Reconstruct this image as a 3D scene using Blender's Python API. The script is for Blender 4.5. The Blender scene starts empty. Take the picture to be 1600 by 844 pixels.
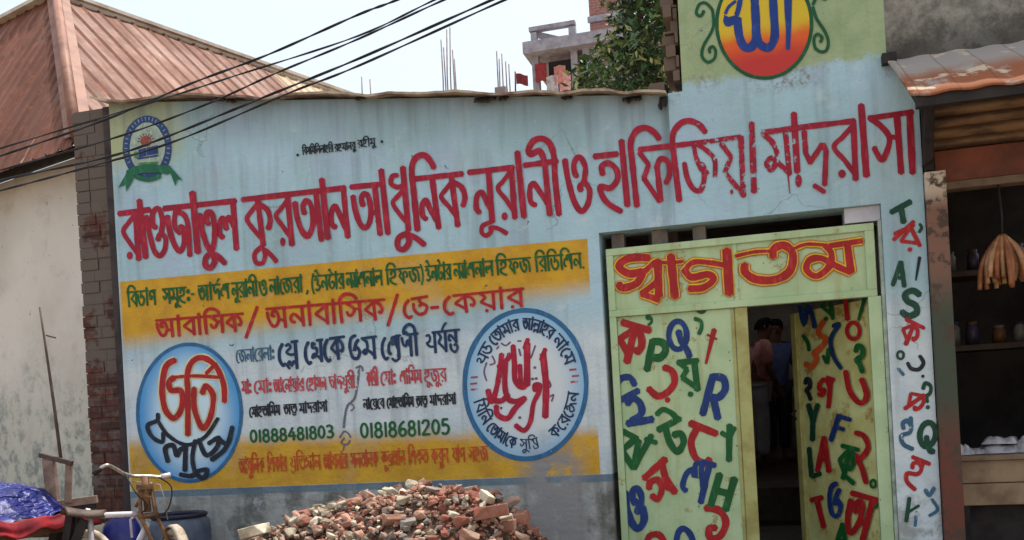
import bpy, bmesh, math, random
from mathutils import Vector, Matrix, noise
R = math.radians
C = bpy.context.scene
COL = C.collection
random.seed(7)

# ------------------------------------------------------------------ camera
FPX, PPX, PPY, ROLL, YAW = 1500.0, 800.0, 647.66, 0.0550852, -0.2698818
CAM = Vector((0, -6.1, 1.5))
fw = Vector((math.sin(YAW), math.cos(YAW), 0))
rt = Vector((math.cos(YAW), -math.sin(YAW), 0))
up = Vector((0, 0, 1))
cx_ = rt * math.cos(ROLL) - up * math.sin(ROLL)
cy_ = rt * math.sin(ROLL) + up * math.cos(ROLL)
cd = bpy.data.cameras.new('camera')
cam = bpy.data.objects.new('camera', cd)
COL.objects.link(cam)
cam.matrix_world = Matrix(((cx_.x, cy_.x, -fw.x, CAM.x), (cx_.y, cy_.y, -fw.y, CAM.y), (cx_.z, cy_.z, -fw.z, CAM.z), (0, 0, 0, 1)))
cd.sensor_width = 36.0
cd.lens = 36.0 * FPX / 1600.0
cd.shift_y = (PPY - 422.0) / 1600.0
cd.clip_end = 3000
cd.clip_start = 0.05
C.camera = cam

# ------------------------------------------------------------------ light
SUN_EL, SUN_AZ = R(70), R(35)          # azimuth measured from +Y towards +X
w = bpy.data.worlds.new('World')
C.world = w
w.use_nodes = True
wn = w.node_tree
sky = wn.nodes.new('ShaderNodeTexSky')
sky.sky_type = 'NISHITA'
sky.sun_disc = False
sky.sun_elevation = SUN_EL
sky.sun_rotation = SUN_AZ
sky.dust_density = 6.0
sky.air_density = 1.0
sky.ozone_density = 1.0
hz = wn.nodes.new('ShaderNodeMix'); hz.data_type = 'RGBA'          # hot white haze over the blue
hz.inputs[0].default_value = 0.72
hz.inputs[7].default_value = (3.62, 3.95, 4.2, 1)
wn.links.new(sky.outputs[0], hz.inputs[6])
wn.links.new(hz.outputs[2], wn.nodes['Background'].inputs[0])
wn.nodes['Background'].inputs[1].default_value = 0.15
sl = bpy.data.lights.new('sun', 'SUN')
sl.energy = 3.2
sl.angle = R(0.6)
sl.color = (1.0, 0.95, 0.86)
so = bpy.data.objects.new('sun', sl)
COL.objects.link(so)
sd = Vector((math.sin(SUN_AZ) * math.cos(SUN_EL), math.cos(SUN_AZ) * math.cos(SUN_EL), math.sin(SUN_EL)))
so.rotation_euler = sd.to_track_quat('Z', 'Y').to_euler()
so.location = (3, 8, 12)
C.view_settings.view_transform = 'Standard'
C.view_settings.look = 'None'
C.view_settings.gamma = 1
C.view_settings.use_curve_mapping = False
C.view_settings.exposure = 0.86

# ------------------------------------------------------------------ geometry helpers
def ray(px, py):
    x = (px - PPX) / FPX
    y = -(py - PPY) / FPX
    return cx_ * x + cy_ * y + fw

def P(px, py, Y=0.0):
    d = ray(px, py)
    return CAM + d * ((Y - CAM.y) / d.y)

def onplane(px, py, p0, n):
    d = ray(px, py)
    return CAM + d * ((p0 - CAM).dot(n) / d.dot(n))

def srgb(*c):
    if len(c) == 1:
        h = c[0].lstrip('#')
        c = [int(h[i:i + 2], 16) for i in (0, 2, 4)]
    o = []
    for v in c:
        v /= 255.0
        o.append(v / 12.92 if v <= 0.04045 else ((v + 0.055) / 1.055) ** 2.4)
    return tuple(o)

ROOT = {}            # object -> world origin of its thing

def tag(o, label=None, cat=None, group=None, kind=None):
    if label: o['label'] = label
    if cat: o['category'] = cat
    if group: o['group'] = group
    if kind: o['kind'] = kind
    return o

def thing(name, loc, label, cat, group=None):
    o = bpy.data.objects.new(name, None)
    o.empty_display_size = 0.1
    COL.objects.link(o)
    o.location = loc
    ROOT[o.name] = Vector(loc)
    return tag(o, label, cat, group)

class MB:
    def __init__(self):
        self.v = []; self.f = []; self.s = []
    def add(self, vs, fs, smooth=False):
        b = len(self.v)
        self.v += [Vector(q) for q in vs]
        self.f += [[b + i for i in q] for q in fs]
        self.s += [smooth] * len(fs)
        return self
    def hexa(self, p):                      # 8 points: 4 bottom ring, 4 top ring
        return self.add(p, [(3, 2, 1, 0), (4, 5, 6, 7), (0, 1, 5, 4), (1, 2, 6, 5), (2, 3, 7, 6), (3, 0, 4, 7)])
    def box(self, a, b):
        (x0, y0, z0), (x1, y1, z1) = a, b
        return self.hexa([(x0, y0, z0), (x1, y0, z0), (x1, y1, z0), (x0, y1, z0), (x0, y0, z1), (x1, y0, z1), (x1, y1, z1), (x0, y1, z1)])
    def obox(self, c, ax, ay, az):          # centre and half axis vectors
        c, ax, ay, az = map(Vector, (c, ax, ay, az))
        return self.hexa([c - ax - ay - az, c + ax - ay - az, c + ax + ay - az, c - ax + ay - az,
                          c - ax - ay + az, c + ax - ay + az, c + ax + ay + az, c - ax + ay + az])
    def bar(self, p, q, wx, wy, ref=(0, 0, 1)):
        p, q = Vector(p), Vector(q)
        d = (q - p).normalized()
        r = Vector(ref)
        if abs(d.dot(r)) > 0.95: r = Vector((0, 1, 0))
        u = d.cross(r).normalized(); vv = u.cross(d).normalized()
        return self.obox((p + q) / 2, u * wx / 2, d * (q - p).length / 2, vv * wy / 2)
    def tube(self, pts, r, n=8, closed=False, cap=True):
        pts = [Vector(q) for q in pts]
        m = len(pts)
        rs = r if isinstance(r, (list, tuple)) else [r] * m
        prev = None; vs = []
        for i in range(m):
            if closed: d = pts[(i + 1) % m] - pts[i - 1]
            else: d = pts[min(i + 1, m - 1)] - pts[max(i - 1, 0)]
            d.normalize()
            if prev is None:
                a = Vector((0, 0, 1)) if abs(d.z) < 0.9 else Vector((0, 1, 0))
                u = d.cross(a).normalized()
            else:
                u = (prev - d * prev.dot(d)).normalized()
            prev = u
            q = d.cross(u)
            for k in range(n):
                t = 2 * math.pi * k / n
                vs.append(pts[i] + (u * math.cos(t) + q * math.sin(t)) * rs[i])
        fs = []
        for i in range(m if closed else m - 1):
            j = (i + 1) % m
            for k in range(n):
                fs.append((i * n + k, i * n + (k + 1) % n, j * n + (k + 1) % n, j * n + k))
        self.add(vs, fs, True)
        if cap and not closed:
            b = len(self.v) - len(vs)
            self.f.append([b + k for k in range(n)][::-1]); self.s.append(False)
            self.f.append([b + (m - 1) * n + k for k in range(n)]); self.s.append(False)
        return self
    def prism(self, poly, vec):             # planar polygon pushed along vec
        n = len(poly); vec = Vector(vec)
        vs = [Vector(q) for q in poly] + [Vector(q) + vec for q in poly]
        fs = [tuple(range(n)), tuple(range(2 * n - 1, n - 1, -1))]
        fs += [(i, n + i, n + (i + 1) % n, (i + 1) % n) for i in range(n)]
        return self.add(vs, fs)
    def lathe(self, c, prof, n=20, axis='Z'):
        vs = []; fs = []; m = len(prof); c = Vector(c)
        for (r, h) in prof:
            for k in range(n):
                t = 2 * math.pi * k / n
                vs.append(c + Vector((r * math.cos(t), r * math.sin(t), h)))
        for i in range(m - 1):
            for k in range(n):
                fs.append((i * n + k, i * n + (k + 1) % n, (i + 1) * n + (k + 1) % n, (i + 1) * n + k))
        return self.add(vs, fs, True)
    def grid(self, nu, nv, fn, smooth=True):
        vs = [fn(i / (nu - 1), j / (nv - 1)) for j in range(nv) for i in range(nu)]
        fs = [(j * nu + i, j * nu + i + 1, (j + 1) * nu + i + 1, (j + 1) * nu + i) for j in range(nv - 1) for i in range(nu - 1)]
        return self.add(vs, fs, smooth)
    def build(self, name, mat, parent=None, origin=None, bevel=0.0, recalc=True):
        me = bpy.data.meshes.new(name)
        if parent is not None: o0 = ROOT[parent.name]
        else: o0 = Vector(origin) if origin is not None else Vector((0, 0, 0))
        me.from_pydata([tuple(q - o0) for q in self.v], [], self.f)
        me.polygons.foreach_set('use_smooth', self.s)
        if recalc:
            bm = bmesh.new(); bm.from_mesh(me)
            bmesh.ops.recalc_face_normals(bm, faces=bm.faces)
            bm.to_mesh(me); bm.free()
        me.update()
        o = bpy.data.objects.new(name, me)
        COL.objects.link(o)
        if mat: me.materials.append(mat)
        if parent is not None:
            o.parent = parent
        else:
            o.location = o0
        ROOT[o.name] = o0
        if bevel:
            b = o.modifiers.new('bevel', 'BEVEL'); b.width = bevel; b.segments = 2; b.limit_method = 'ANGLE'
        return o

def catmull(pts, n=7):
    if len(pts) < 3: return [tuple(q) for q in pts]
    out = []
    for i in range(len(pts) - 1):
        p0 = pts[max(i - 1, 0)]; p1 = pts[i]; p2 = pts[i + 1]; p3 = pts[min(i + 2, len(pts) - 1)]
        for k in range(n):
            t = k / n
            out.append(tuple(0.5 * (2 * p1[a] + (p2[a] - p0[a]) * t + (2 * p0[a] - 5 * p1[a] + 4 * p2[a] - p3[a]) * t * t
                                    + (3 * p1[a] - p0[a] - 3 * p2[a] + p3[a]) * t ** 3) for a in range(len(p1))))
    out.append(tuple(pts[-1]))
    return out

# ------------------------------------------------------------------ material helpers
class NT:
    def __init__(self, name):
        self.m = bpy.data.materials.new(name)
        self.m.use_nodes = True
        self.t = self.m.node_tree
        self.b = self.t.nodes['Principled BSDF']
        self._p = None
    def new(self, k): return self.t.nodes.new(k)
    def link(self, a, b): self.t.links.new(a, b)
    def put(self, sock, v):
        if isinstance(v, bpy.types.NodeSocket): self.link(v, sock)
        elif isinstance(v, (tuple, list)) and len(v) == 3 and sock.type == 'RGBA': sock.default_value = (*v, 1)
        else: sock.default_value = v
    def pos(self):
        if not self._p: self._p = self.new('ShaderNodeNewGeometry').outputs['Position']
        return self._p
    def obj(self): return self.new('ShaderNodeTexCoord').outputs['Object']
    def xyz(self):
        s = self.new('ShaderNodeSeparateXYZ'); self.link(self.pos(), s.inputs[0]); return s.outputs
    def math(self, op, a, b=0.0):
        n = self.new('ShaderNodeMath'); n.operation = op
        self.put(n.inputs[0], a); self.put(n.inputs[1], b); return n.outputs[0]
    def step(self, v, a, b):
        n = self.new('ShaderNodeMapRange'); n.interpolation_type = 'SMOOTHSTEP'
        self.put(n.inputs[0], v); self.put(n.inputs[1], a); self.put(n.inputs[2], b); return n.outputs[0]
    def scale(self, vec, s):
        n = self.new('ShaderNodeVectorMath'); n.operation = 'MULTIPLY'
        self.link(vec, n.inputs[0]); n.inputs[1].default_value = s; return n.outputs[0]
    def noise(self, scale, detail=4, vec=None, rough=0.55):
        n = self.new('ShaderNodeTexNoise'); n.inputs['Scale'].default_value = scale
        n.inputs['Detail'].default_value = detail; n.inputs['Roughness'].default_value = rough
        self.link(vec if vec is not None else self.pos(), n.inputs['Vector']); return n.outputs[0]
    def mix(self, f, a, b, mode='MIX'):
        n = self.new('ShaderNodeMix'); n.data_type = 'RGBA'; n.blend_type = mode
        self.put(n.inputs[0], f); self.put(n.inputs[6], a); self.put(n.inputs[7], b); return n.outputs[2]
    def bump(self, h, strength=0.3, dist=0.02):
        n = self.new('ShaderNodeBump'); n.inputs['Strength'].default_value = strength
        n.inputs['Distance'].default_value = dist; self.put(n.inputs['Height'], h)
        self.link(n.outputs[0], self.b.inputs['Normal'])
    def done(self, col, rough=0.7, metal=0.0, spec=0.3):
        self.put(self.b.inputs['Base Color'], col); self.put(self.b.inputs['Roughness'], rough)
        self.b.inputs['Metallic'].default_value = metal
        self.b.inputs['Specular IOR Level'].default_value = spec
        return self.m

def simple(name, col, col2=None, scale=8.0, rough=0.7, metal=0.0, bump=0.0, spec=0.3, obj=True):
    n = NT(name)
    v = n.obj() if obj else n.pos()
    c2 = col2 if col2 else tuple(q * 0.6 for q in col)
    f = n.step(n.noise(scale, 6, v, 0.65), 0.35, 0.68)
    c = n.mix(f, col, c2)
    if bump: n.bump(n.noise(scale * 4, 5, v), bump, 0.01)
    return n.done(c, rough, metal, spec)

def paint(name, col, worn=None, rough=0.55, patch=None):
    """sign painter's enamel: slightly uneven, optionally flaked off"""
    n = NT(name)
    f = n.step(n.noise(9, 5), 0.3, 0.7)
    c = n.mix(n.math('MULTIPLY', f, 0.75), col, tuple(q * 0.66 for q in col))
    c = n.mix(n.math('MULTIPLY', n.step(n.noise(38, 4, n.scale(n.pos(), (1, 1, .35))), .54, .68), .35), c, tuple(min(.8, q * 1.5 + .05) for q in col))
    n.bump(n.noise(24, 4), .15, .01)
    n.done(c, rough)
    thr = 0.30 if worn is None else worn
    fl = n.step(n.noise(26, 6, None, 0.7), thr, thr + 0.03)
    if patch:                                       # heavier flaking around one spot of the wall
        d = n.new('ShaderNodeVectorMath'); d.operation = 'DISTANCE'
        n.link(n.pos(), d.inputs[0]); d.inputs[1].default_value = patch[0]
        k = n.math('MULTIPLY', n.math('SUBTRACT', 1.0, n.step(d.outputs['Value'], patch[1] * .3, patch[1])), patch[2])
        fl = n.step(n.math('SUBTRACT', n.noise(30, 6, None, 0.7), k), thr, thr + 0.03)
    n.put(n.b.inputs['Alpha'], fl)
    return n.m

RED = paint('red_sign_paint', srgb(158, 20, 48), 0.27, patch=((-0.12, 0, 3.0), 0.62, 0.155))
RED2 = paint('scarlet_sign_paint', srgb(172, 30, 34))
REDS = paint('thin_red_sign_paint', srgb(186, 70, 78), 0.38)
ORANGE = paint('orange_sign_paint', srgb(205, 90, 40))
GREEN = paint('green_sign_paint', srgb(18, 92, 42))
DGREEN = paint('dark_green_sign_paint', srgb(20, 70, 50))
BLUE = paint('blue_sign_paint', srgb(28, 58, 120))
NAVY = paint('navy_sign_paint', srgb(24, 52, 92))
BLACK = paint('black_sign_paint', srgb(30, 36, 48))
YELLOW = paint('yellow_sign_paint', srgb(222, 190, 60))
CREAM = paint('cream_sign_paint', srgb(222, 214, 170))
TEAL = paint('faded_blue_sign_paint', srgb(58, 98, 128), 0.38)
RING = paint('ring_blue_sign_paint', srgb(48, 104, 150), 0.33)
STAIN = paint('grey_stain', srgb(105, 105, 125), 0.42)

# ------------------------------------------------------------------ sign painter: strokes traced on a plane
class Sign:
    """collects painted strokes; every stroke is laid a hair above the one before"""
    def __init__(self, mapf, base=0.004):
        self.mb = MB(); self.mapf = mapf; self.base = base; self.k = 0
    def ribbon(self, pts, wd, taper=(1, 1)):
        n = len(pts)
        if n < 2: return
        if isinstance(taper, (int, float)): taper = (1, taper)
        off = self.base + (self.k % 14) * 0.00028; self.k += 1
        L = []; Rr = []
        for i in range(n):
            ax, ay = pts[max(i - 1, 0)]; bx, by = pts[min(i + 1, n - 1)]
            tx, ty = bx - ax, by - ay
            l = math.hypot(tx, ty) or 1e-6
            nx, ny = -ty / l, tx / l
            mit = 1.0
            if 0 < i < n - 1:
                ux, uy = pts[i][0] - ax, pts[i][1] - ay
                lu = math.hypot(ux, uy) or 1e-6
                mit = 1 / max(0.6, abs((-uy / lu) * nx + (ux / lu) * ny))
            u = i / (n - 1)
            hw = wd / 2 * (taper[0] + (taper[1] - taper[0]) * u) * mit * (1 + 0.16 * noise.noise(Vector((pts[i][0] * .11, pts[i][1] * .11, self.k * .7))) + .05 * noise.noise(Vector((pts[i][0] * .5, pts[i][1] * .5, 3))))
            L.append((pts[i][0] + nx * hw, pts[i][1] + ny * hw)); Rr.append((pts[i][0] - nx * hw, pts[i][1] - ny * hw))
        def capd(p, q, s):
            l = math.hypot(p[0] - q[0], p[1] - q[1]) or 1e-6
            e = wd * 0.28 * s
            return (p[0] + (p[0] - q[0]) / l * e, p[1] + (p[1] - q[1]) / l * e)
        c0 = capd(pts[0], pts[1], taper[0]); c1 = capd(pts[-1], pts[-2], taper[1])
        ring = L + [c1] + Rr[::-1] + [c0]
        b = len(self.mb.v)
        ofs = [off + .00022 * i / n for i in range(n)]
        for q, o_ in zip(L + Rr + [c0, c1], ofs + ofs + [off, ofs[-1]]): self.mb.v.append(self.mapf(q[0], q[1], o_))
        fs = [(b + i, b + i + 1, b + n + i + 1, b + n + i) for i in range(n - 1)]
        fs += [(b, b + n, b + 2 * n), (b + n - 1, b + 2 * n + 1, b + 2 * n - 1)]
        self.mb.f += fs; self.mb.s += [False] * len(fs)
    def S(self, pts, wd, taper=1):
        self.ribbon(catmull(pts), wd, taper)
    def L(self, pts, wd, taper=1):
        """straight strokes with hard corners"""
        for i in range(len(pts) - 1):
            a, b = pts[i], pts[i + 1]
            self.ribbon([(a[0] + (b[0] - a[0]) * t / 7, a[1] + (b[1] - a[1]) * t / 7) for t in range(8)], wd, taper if len(pts) == 2 else 1)
    def dot(self, x, y, rx, ry=None):
        ry = ry or rx
        off = self.base + (self.k % 14) * 0.00028; self.k += 1
        b = len(self.mb.v); n = 20
        for i in range(n):
            t = 2 * math.pi * i / n
            self.mb.v.append(self.mapf(x + rx * math.cos(t), y + ry * math.sin(t), off))
        self.mb.f.append([b + i for i in range(n)]); self.mb.s.append(False)
    def poly(self, pts):
        off = self.base + (self.k % 14) * 0.00028; self.k += 1
        b = len(self.mb.v)
        for q in pts: self.mb.v.append(self.mapf(q[0], q[1], off))
        self.mb.f.append([b + i for i in range(len(pts))]); self.mb.s.append(False)
    def ring(self, x, y, rx, ry, wd, a0=0, a1=360, n=64):
        self.ribbon([(x + rx * math.cos(R(a0 + (a1 - a0) * i / n)), y + ry * math.sin(R(a0 + (a1 - a0) * i / n))) for i in range(n + 1)], wd)
    def put(self, name, mat, parent):
        return self.mb.build(name, mat, parent, recalc=False)

def zoomed(sg, ox, oy, s, items, wscale=1.2, extra=0.0):
    """items traced in an enlarged view: ('S'|'L', width, [points]) or ('D', rx, ry, (x, y))"""
    for it in items:
        if it[0] == 'D':
            sg.dot(ox + it[3][0] / s, oy + it[3][1] / s, it[1] / s + extra / 2, it[2] / s + extra / 2)
            continue
        pts = [(ox + x / s, oy + y / s) for x, y in it[2]]
        tp = it[3] if len(it) > 3 else 1
        (sg.S if it[0] == 'S' else sg.L)(pts, it[1] / s * wscale + extra, tp)

# Bengali letters in strokes: x in letter heights, y = 0 foot, 1 head line.
# name: (advance, head-line spans, [(kind, width factor, points)])
F = (0, 1)
G = {
 'aa': (.34, F, [('L', 1, [(.16, 1.22), (.18, 0)])]),
 'ba': (.74, F, [('L', 1, [(.6, 1), (.62, 0)]), ('L', .85, [(.58, .94), (.1, .55), (.6, .12)])]),
 'ra': (.74, F, [('L', 1, [(.6, 1), (.62, 0)]), ('L', .85, [(.58, .94), (.1, .58), (.6, .16)]), ('D', .07, (.26, .05))]),
 'ka': (.98, F, [('L', 1, [(.46, 1), (.52, 0)]), ('L', .85, [(.46, .92), (.08, .56), (.5, .2)]), ('S', .95, [(.48, .93), (.72, .8), (.84, .55), (.78, .36), (.68, .42)])]),
 'na': (.76, F, [('L', 1, [(.6, 1), (.65, 0)]), ('S', .95, [(.28, .22), (.12, .3), (.1, .52), (.24, .64), (.42, .48), (.62, .2)])]),
 'la': (.88, F, [('L', 1, [(.72, 1), (.75, 0)]), ('S', .9, [(.22, .22), (.1, .34), (.1, .56), (.22, .64), (.34, .42)]), ('S', .9, [(.32, .46), (.42, .64), (.56, .6), (.72, .36)])]),
 'ma': (.8, F, [('L', 1, [(.64, 1), (.66, 0)]), ('S', .9, [(.08, .97), (.28, .8), (.3, .5), (.2, .28), (.08, .36), (.2, .46), (.44, .34), (.64, .14)])]),
 'sa': (.82, F, [('L', 1, [(.66, 1), (.68, 0)]), ('S', .9, [(.06, .97), (.26, .82), (.42, .62), (.3, .36), (.16, .36), (.08, .54)]), ('S', .7, [(.4, .6), (.52, .66), (.66, .6)])]),
 'ta': (.84, F, [('S', 1, [(.1, .86), (.14, .5), (.34, .14), (.6, .14), (.78, .46), (.7, .8), (.5, .86), (.4, .68), (.54, .6)])]),
 'a': (1.0, F, [('S', .95, [(.06, .84), (.1, .5), (.26, .14), (.44, .14), (.56, .46), (.48, .8), (.32, .84), (.26, .66), (.38, .6)]), ('S', .7, [(.54, .36), (.66, .42), (.8, .3)]), ('L', 1, [(.8, 1), (.84, 0)])]),
 'o': (.9, None, [('S', 1, [(.06, .96), (.12, .5), (.34, .1), (.6, .03), (.82, .22), (.8, .5), (.62, .5), (.56, .4)]), ('S', .9, [(.72, .55), (.78, .78), (.66, 1), (.44, .98), (.38, .8), (.46, .66), (.54, .74)])]),
 'ja': (1.0, F, [('S', 1, [(.06, .78), (.12, .4), (.32, .1), (.5, .14), (.58, .4), (.48, .58), (.36, .5)]), ('S', .85, [(.36, .98), (.34, .72), (.5, .58)]), ('S', .9, [(.4, .88), (.68, .84), (.82, .6), (.88, .05)])]),
 'ha': (.76, F, [('S', .95, [(.18, .62), (.14, .8), (.34, .88), (.52, .72), (.44, .5), (.12, .42), (.06, .3), (.2, .1), (.6, -.04)]), ('L', .9, [(.5, 1), (.5, .76)])]),
 'pha': (1.0, F, [('L', .9, [(.1, .96), (.3, .76), (.12, .5), (.54, .06)]), ('L', 1, [(.46, .62), (.54, .0)]), ('S', .9, [(.46, .6), (.58, .78), (.78, .72), (.82, .48), (.7, .4)])]),
 'ya': (.76, F, [('L', 1, [(.62, 1), (.63, 0)]), ('L', .85, [(.1, .97), (.32, .74), (.12, .48), (.62, .08)])]),
 'yya': (.76, F, [('L', 1, [(.62, 1), (.63, 0)]), ('L', .85, [(.1, .97), (.32, .74), (.12, .48), (.62, .12)]), ('D', .07, (.34, -.02))]),
 'dha': (.76, (.55, 1), [('L', 1, [(.6, 1.05), (.62, 0)]), ('L', .85, [(.58, .9), (.1, .55), (.6, .12)]), ('S', .8, [(.3, 1.06), (.12, 1.04), (.14, .84), (.34, .84)])]),
 'da': (.76, F, [('L', .95, [(.16, 1), (.18, .62), (.3, .42), (.5, .72), (.62, .56), (.62, 0)])]),
 'ga': (.8, (.5, 1), [('L', 1, [(.64, 1.02), (.66, 0)]), ('S', .9, [(.1, .76), (.28, .96), (.48, .9), (.64, .7)]), ('S', .9, [(.1, .76), (.16, .6), (.38, .6), (.3, .42), (.1, .44)])]),
 'tta': (.8, F, [('S', .95, [(.3, .98), (.16, .6), (.24, .2), (.52, .08), (.72, .3), (.6, .54), (.42, .46)]), ('S', .8, [(.12, 1.3), (.3, 1.38), (.42, 1.16), (.62, 1.02)])]),
 'dda': (.8, F, [('S', .95, [(.1, .74), (.12, .4), (.34, .1), (.62, .12), (.74, .42), (.56, .62), (.36, .54)]), ('L', .9, [(.4, 1), (.38, .78), (.58, .62)])]),
 'i_letter': (.8, F, [('S', .95, [(.1, .7), (.26, .86), (.44, .7), (.36, .46), (.5, .36), (.68, .26), (.4, .04), (.14, .12)]), ('S', .8, [(.12, 1.3), (.3, 1.4), (.44, 1.18), (.62, 1.02)])]),
 'ca': (.78, F, [('S', .95, [(.14, .98), (.2, .6), (.42, .2), (.68, .2), (.68, .64), (.5, .74), (.1, .66)])]),
 'cha': (.9, F, [('S', .9, [(.1, .7), (.3, .86), (.46, .66), (.2, .5), (.08, .3), (.28, .08), (.5, .28), (.6, .62), (.7, .44), (.82, .06)])]),
 'tha': (.82, (.5, 1), [('L', 1, [(.66, 1.), (.68, 0)]), ('S', .85, [(.3, .82), (.14, .9), (.12, .7), (.36, .66), (.4, .44), (.16, .38), (.12, .24), (.4, .3), (.68, .08)])]),
 'pa': (.8, (.62, 1), [('L', 1, [(.66, 1), (.68, 0)]), ('S', .8, [(.06, .86), (.24, .9), (.34, .74), (.26, .58), (.1, .5), (.3, .34), (.66, .3)])]),
 'sha': (.88, (.6, 1), [('L', 1, [(.7, 1), (.72, 0)]), ('S', .85, [(.22, .2), (.08, .3), (.1, .62), (.26, .76), (.36, .6), (.3, .9), (.46, .96), (.52, .76), (.7, .34)])]),
 'nna': (.8, (.5, 1), [('L', 1, [(.64, 1), (.66, 0)]), ('S', .85, [(.08, .9), (.16, .58), (.34, .5), (.44, .72), (.64, .4)])]),
 'bha': (.86, F, [('S', .95, [(.1, .82), (.1, .45), (.3, .1), (.56, .1), (.72, .42), (.52, .7), (.34, .56)]), ('L', .8, [(.4, .98), (.4, .72)])]),
 'jha': (.95, F, [('L', 1, [(.46, 1), (.5, 0)]), ('L', .85, [(.44, .94), (.08, .56), (.5, .16)]), ('S', .9, [(.5, .4), (.7, .6), (.82, .95)]), ('L', .9, [(.8, .98), (.6, .02)])]),
 'dhha': (.8, F, [('S', 1, [(.3, .98), (.14, .7), (.16, .3), (.4, .06), (.68, .14)])]),
 'i': (.34, F, [('S', 1, [(.18, 0), (.14, .8), (.14, 1.2), (.36, 1.42), (.7, 1.36), (.88, 1.14)])]),
 'ii': (.36, F, [('S', 1, [(.2, 0), (.18, .9), (.1, 1.3), (-.2, 1.46), (-.52, 1.3), (-.56, 1.08), (-.36, 1.12)])]),
 'e': (.44, None, [('S', 1, [(.32, .98), (.12, .7), (.1, .28), (.28, .0), (.44, .06)])]),
 'u': (0, None, [('S', .9, [(-.2, .02), (-.42, -.1), (-.44, -.3), (-.28, -.36), (-.18, -.16), (-.06, -.12), (.1, -.3)])]),
 'uu': (0, None, [('S', .9, [(-.14, .0), (-.34, -.06), (-.38, -.26), (-.24, -.28), (-.2, -.12), (.12, -.3)])]),
 'hs': (0, None, [('L', .9, [(-.3, -.06), (-.08, -.22)])]),
 'reph': (0, None, [('S', .8, [(-.36, 1.06), (-.2, 1.28), (-.04, 1.4)])]),
 'rp': (0, None, [('S', .8, [(-.62, .0), (-.4, -.14), (-.12, -.02)])]),
 'yp': (.34, F, [('S', .9, [(.0, .5), (.14, .2), (.3, .1), (.22, .9)])]),
 'nta': (.9, F, [('L', 1, [(.6, 1), (.62, .4)]), ('S', .85, [(.24, .5), (.1, .58), (.16, .78), (.34, .7), (.6, .45)]), ('S', .85, [(.2, .36), (.24, .1), (.48, -.06), (.68, .1), (.6, .32), (.46, .26)])]),
 'pla': (.8, (.5, 1), [('L', 1, [(.64, 1), (.68, -.25)]), ('S', .8, [(.06, .86), (.24, .92), (.34, .76), (.1, .58), (.3, .44), (.66, .42)]), ('S', .8, [(.24, -.2), (.12, -.06), (.24, .12), (.36, -.06), (.5, .1), (.68, -.06)])]),
 'lla': (.9, F, [('L', 1, [(.72, 1), (.75, -.1)]), ('S', .85, [(.22, .32), (.1, .44), (.12, .64), (.24, .68), (.34, .5)]), ('S', .85, [(.3, .5), (.42, .66), (.56, .6), (.72, .4)]), ('S', .7, [(.2, -.14), (.24, .14), (.4, .0), (.52, .14), (.72, .02)])]),
 'tti': (.8, F, [('S', .9, [(.1, .84), (.3, .9), (.3, .62), (.62, .2)]), ('L', 1, [(.62, 1), (.64, 0)]), ('S', .8, [(.2, .3), (.3, -.04), (.56, .0)])]),
 'vis': (.34, None, [('C', .8, (.16, .72, .1)), ('C', .8, (.16, .2, .1))]),
 'ng': (.4, None, [('C', .8, (.2, .82, .12)), ('S', .8, [(.3, .5), (.26, .3), (.12, .16)])]),
 '5': (.76, None, [('S', 1, [(.5, .98), (.2, .86), (.1, .5), (.24, .1), (.54, .04), (.7, .3), (.5, .5), (.36, .36), (.5, .66), (.66, .8)])]),
 'b1': (.76, None, [('S', 1, [(.1, .96), (.5, .92), (.72, .6), (.6, .2), (.34, .1), (.26, .36), (.46, .42)])]),
 'b2': (.7, None, [('S', 1, [(.2, .74), (.3, .96), (.56, .9), (.58, .62), (.3, .44), (.46, .3), (.66, .0)])]),
 'b8': (.7, None, [('S', 1, [(.12, 1.1), (.2, .6), (.3, .52)]), ('C', 1, (.4, .26, .25))]),
 'sp': (.3, None, []), 'gap': (.55, None, []),
 '/': (.6, None, [('L', .9, [(.5, 1.12), (.1, -.2)])]),
 '-': (.5, None, [('L', .9, [(.1, .5), (.4, .5)])]),
 ',': (.3, None, [('S', .9, [(.16, .1), (.14, -.06), (.06, -.16)])]),
 '.': (.3, None, [('D', .08, (.15, .02))]),
 '(': (.3, None, [('S', .8, [(.24, 1.2), (.08, .7), (.08, .2), (.22, -.2)])]),
 ')': (.3, None, [('S', .8, [(.06, 1.2), (.22, .7), (.22, .2), (.08, -.2)])]),
 'danda': (.3, None, [('L', 1, [(.2, 1.0), (.1, 0)], .5)]),
 'P': (.66, None, [('L', 1, [(.14, 1), (.14, 0)]), ('S', 1, [(.14, .96), (.44, .98), (.58, .74), (.44, .48), (.14, .46)])]),
 'Q': (.8, None, [('C', 1, (.4, .56, .36)), ('S', 1, [(.36, .5), (.44, .3), (.62, .06), (.8, .08)])]),
 'R': (.7, None, [('L', 1, [(.14, 1), (.14, 0)]), ('S', 1, [(.14, .96), (.44, .98), (.58, .74), (.44, .5), (.16, .48)]), ('L', 1, [(.3, .48), (.6, 0)])]),
 'Y': (.7, None, [('L', 1, [(.1, 1), (.34, .55)]), ('L', 1, [(.62, 1), (.34, .52), (.32, 0)])]),
 'H': (.76, None, [('L', 1, [(.14, 1), (.14, 0)]), ('L', 1, [(.62, 1), (.62, 0)]), ('L', .9, [(.14, .5), (.62, .5)])]),
 'T': (.7, None, [('L', 1, [(.06, .96), (.66, .96)]), ('L', 1, [(.36, .96), (.36, 0)])]),
 'A': (.7, None, [('L', 1, [(.06, 0), (.34, 1), (.64, 0)]), ('L', .8, [(.18, .34), (.52, .34)])]),
 'S': (.66, None, [('S', 1, [(.58, .84), (.36, .98), (.14, .82), (.22, .58), (.48, .44), (.54, .18), (.3, .02), (.08, .16)])]),
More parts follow.
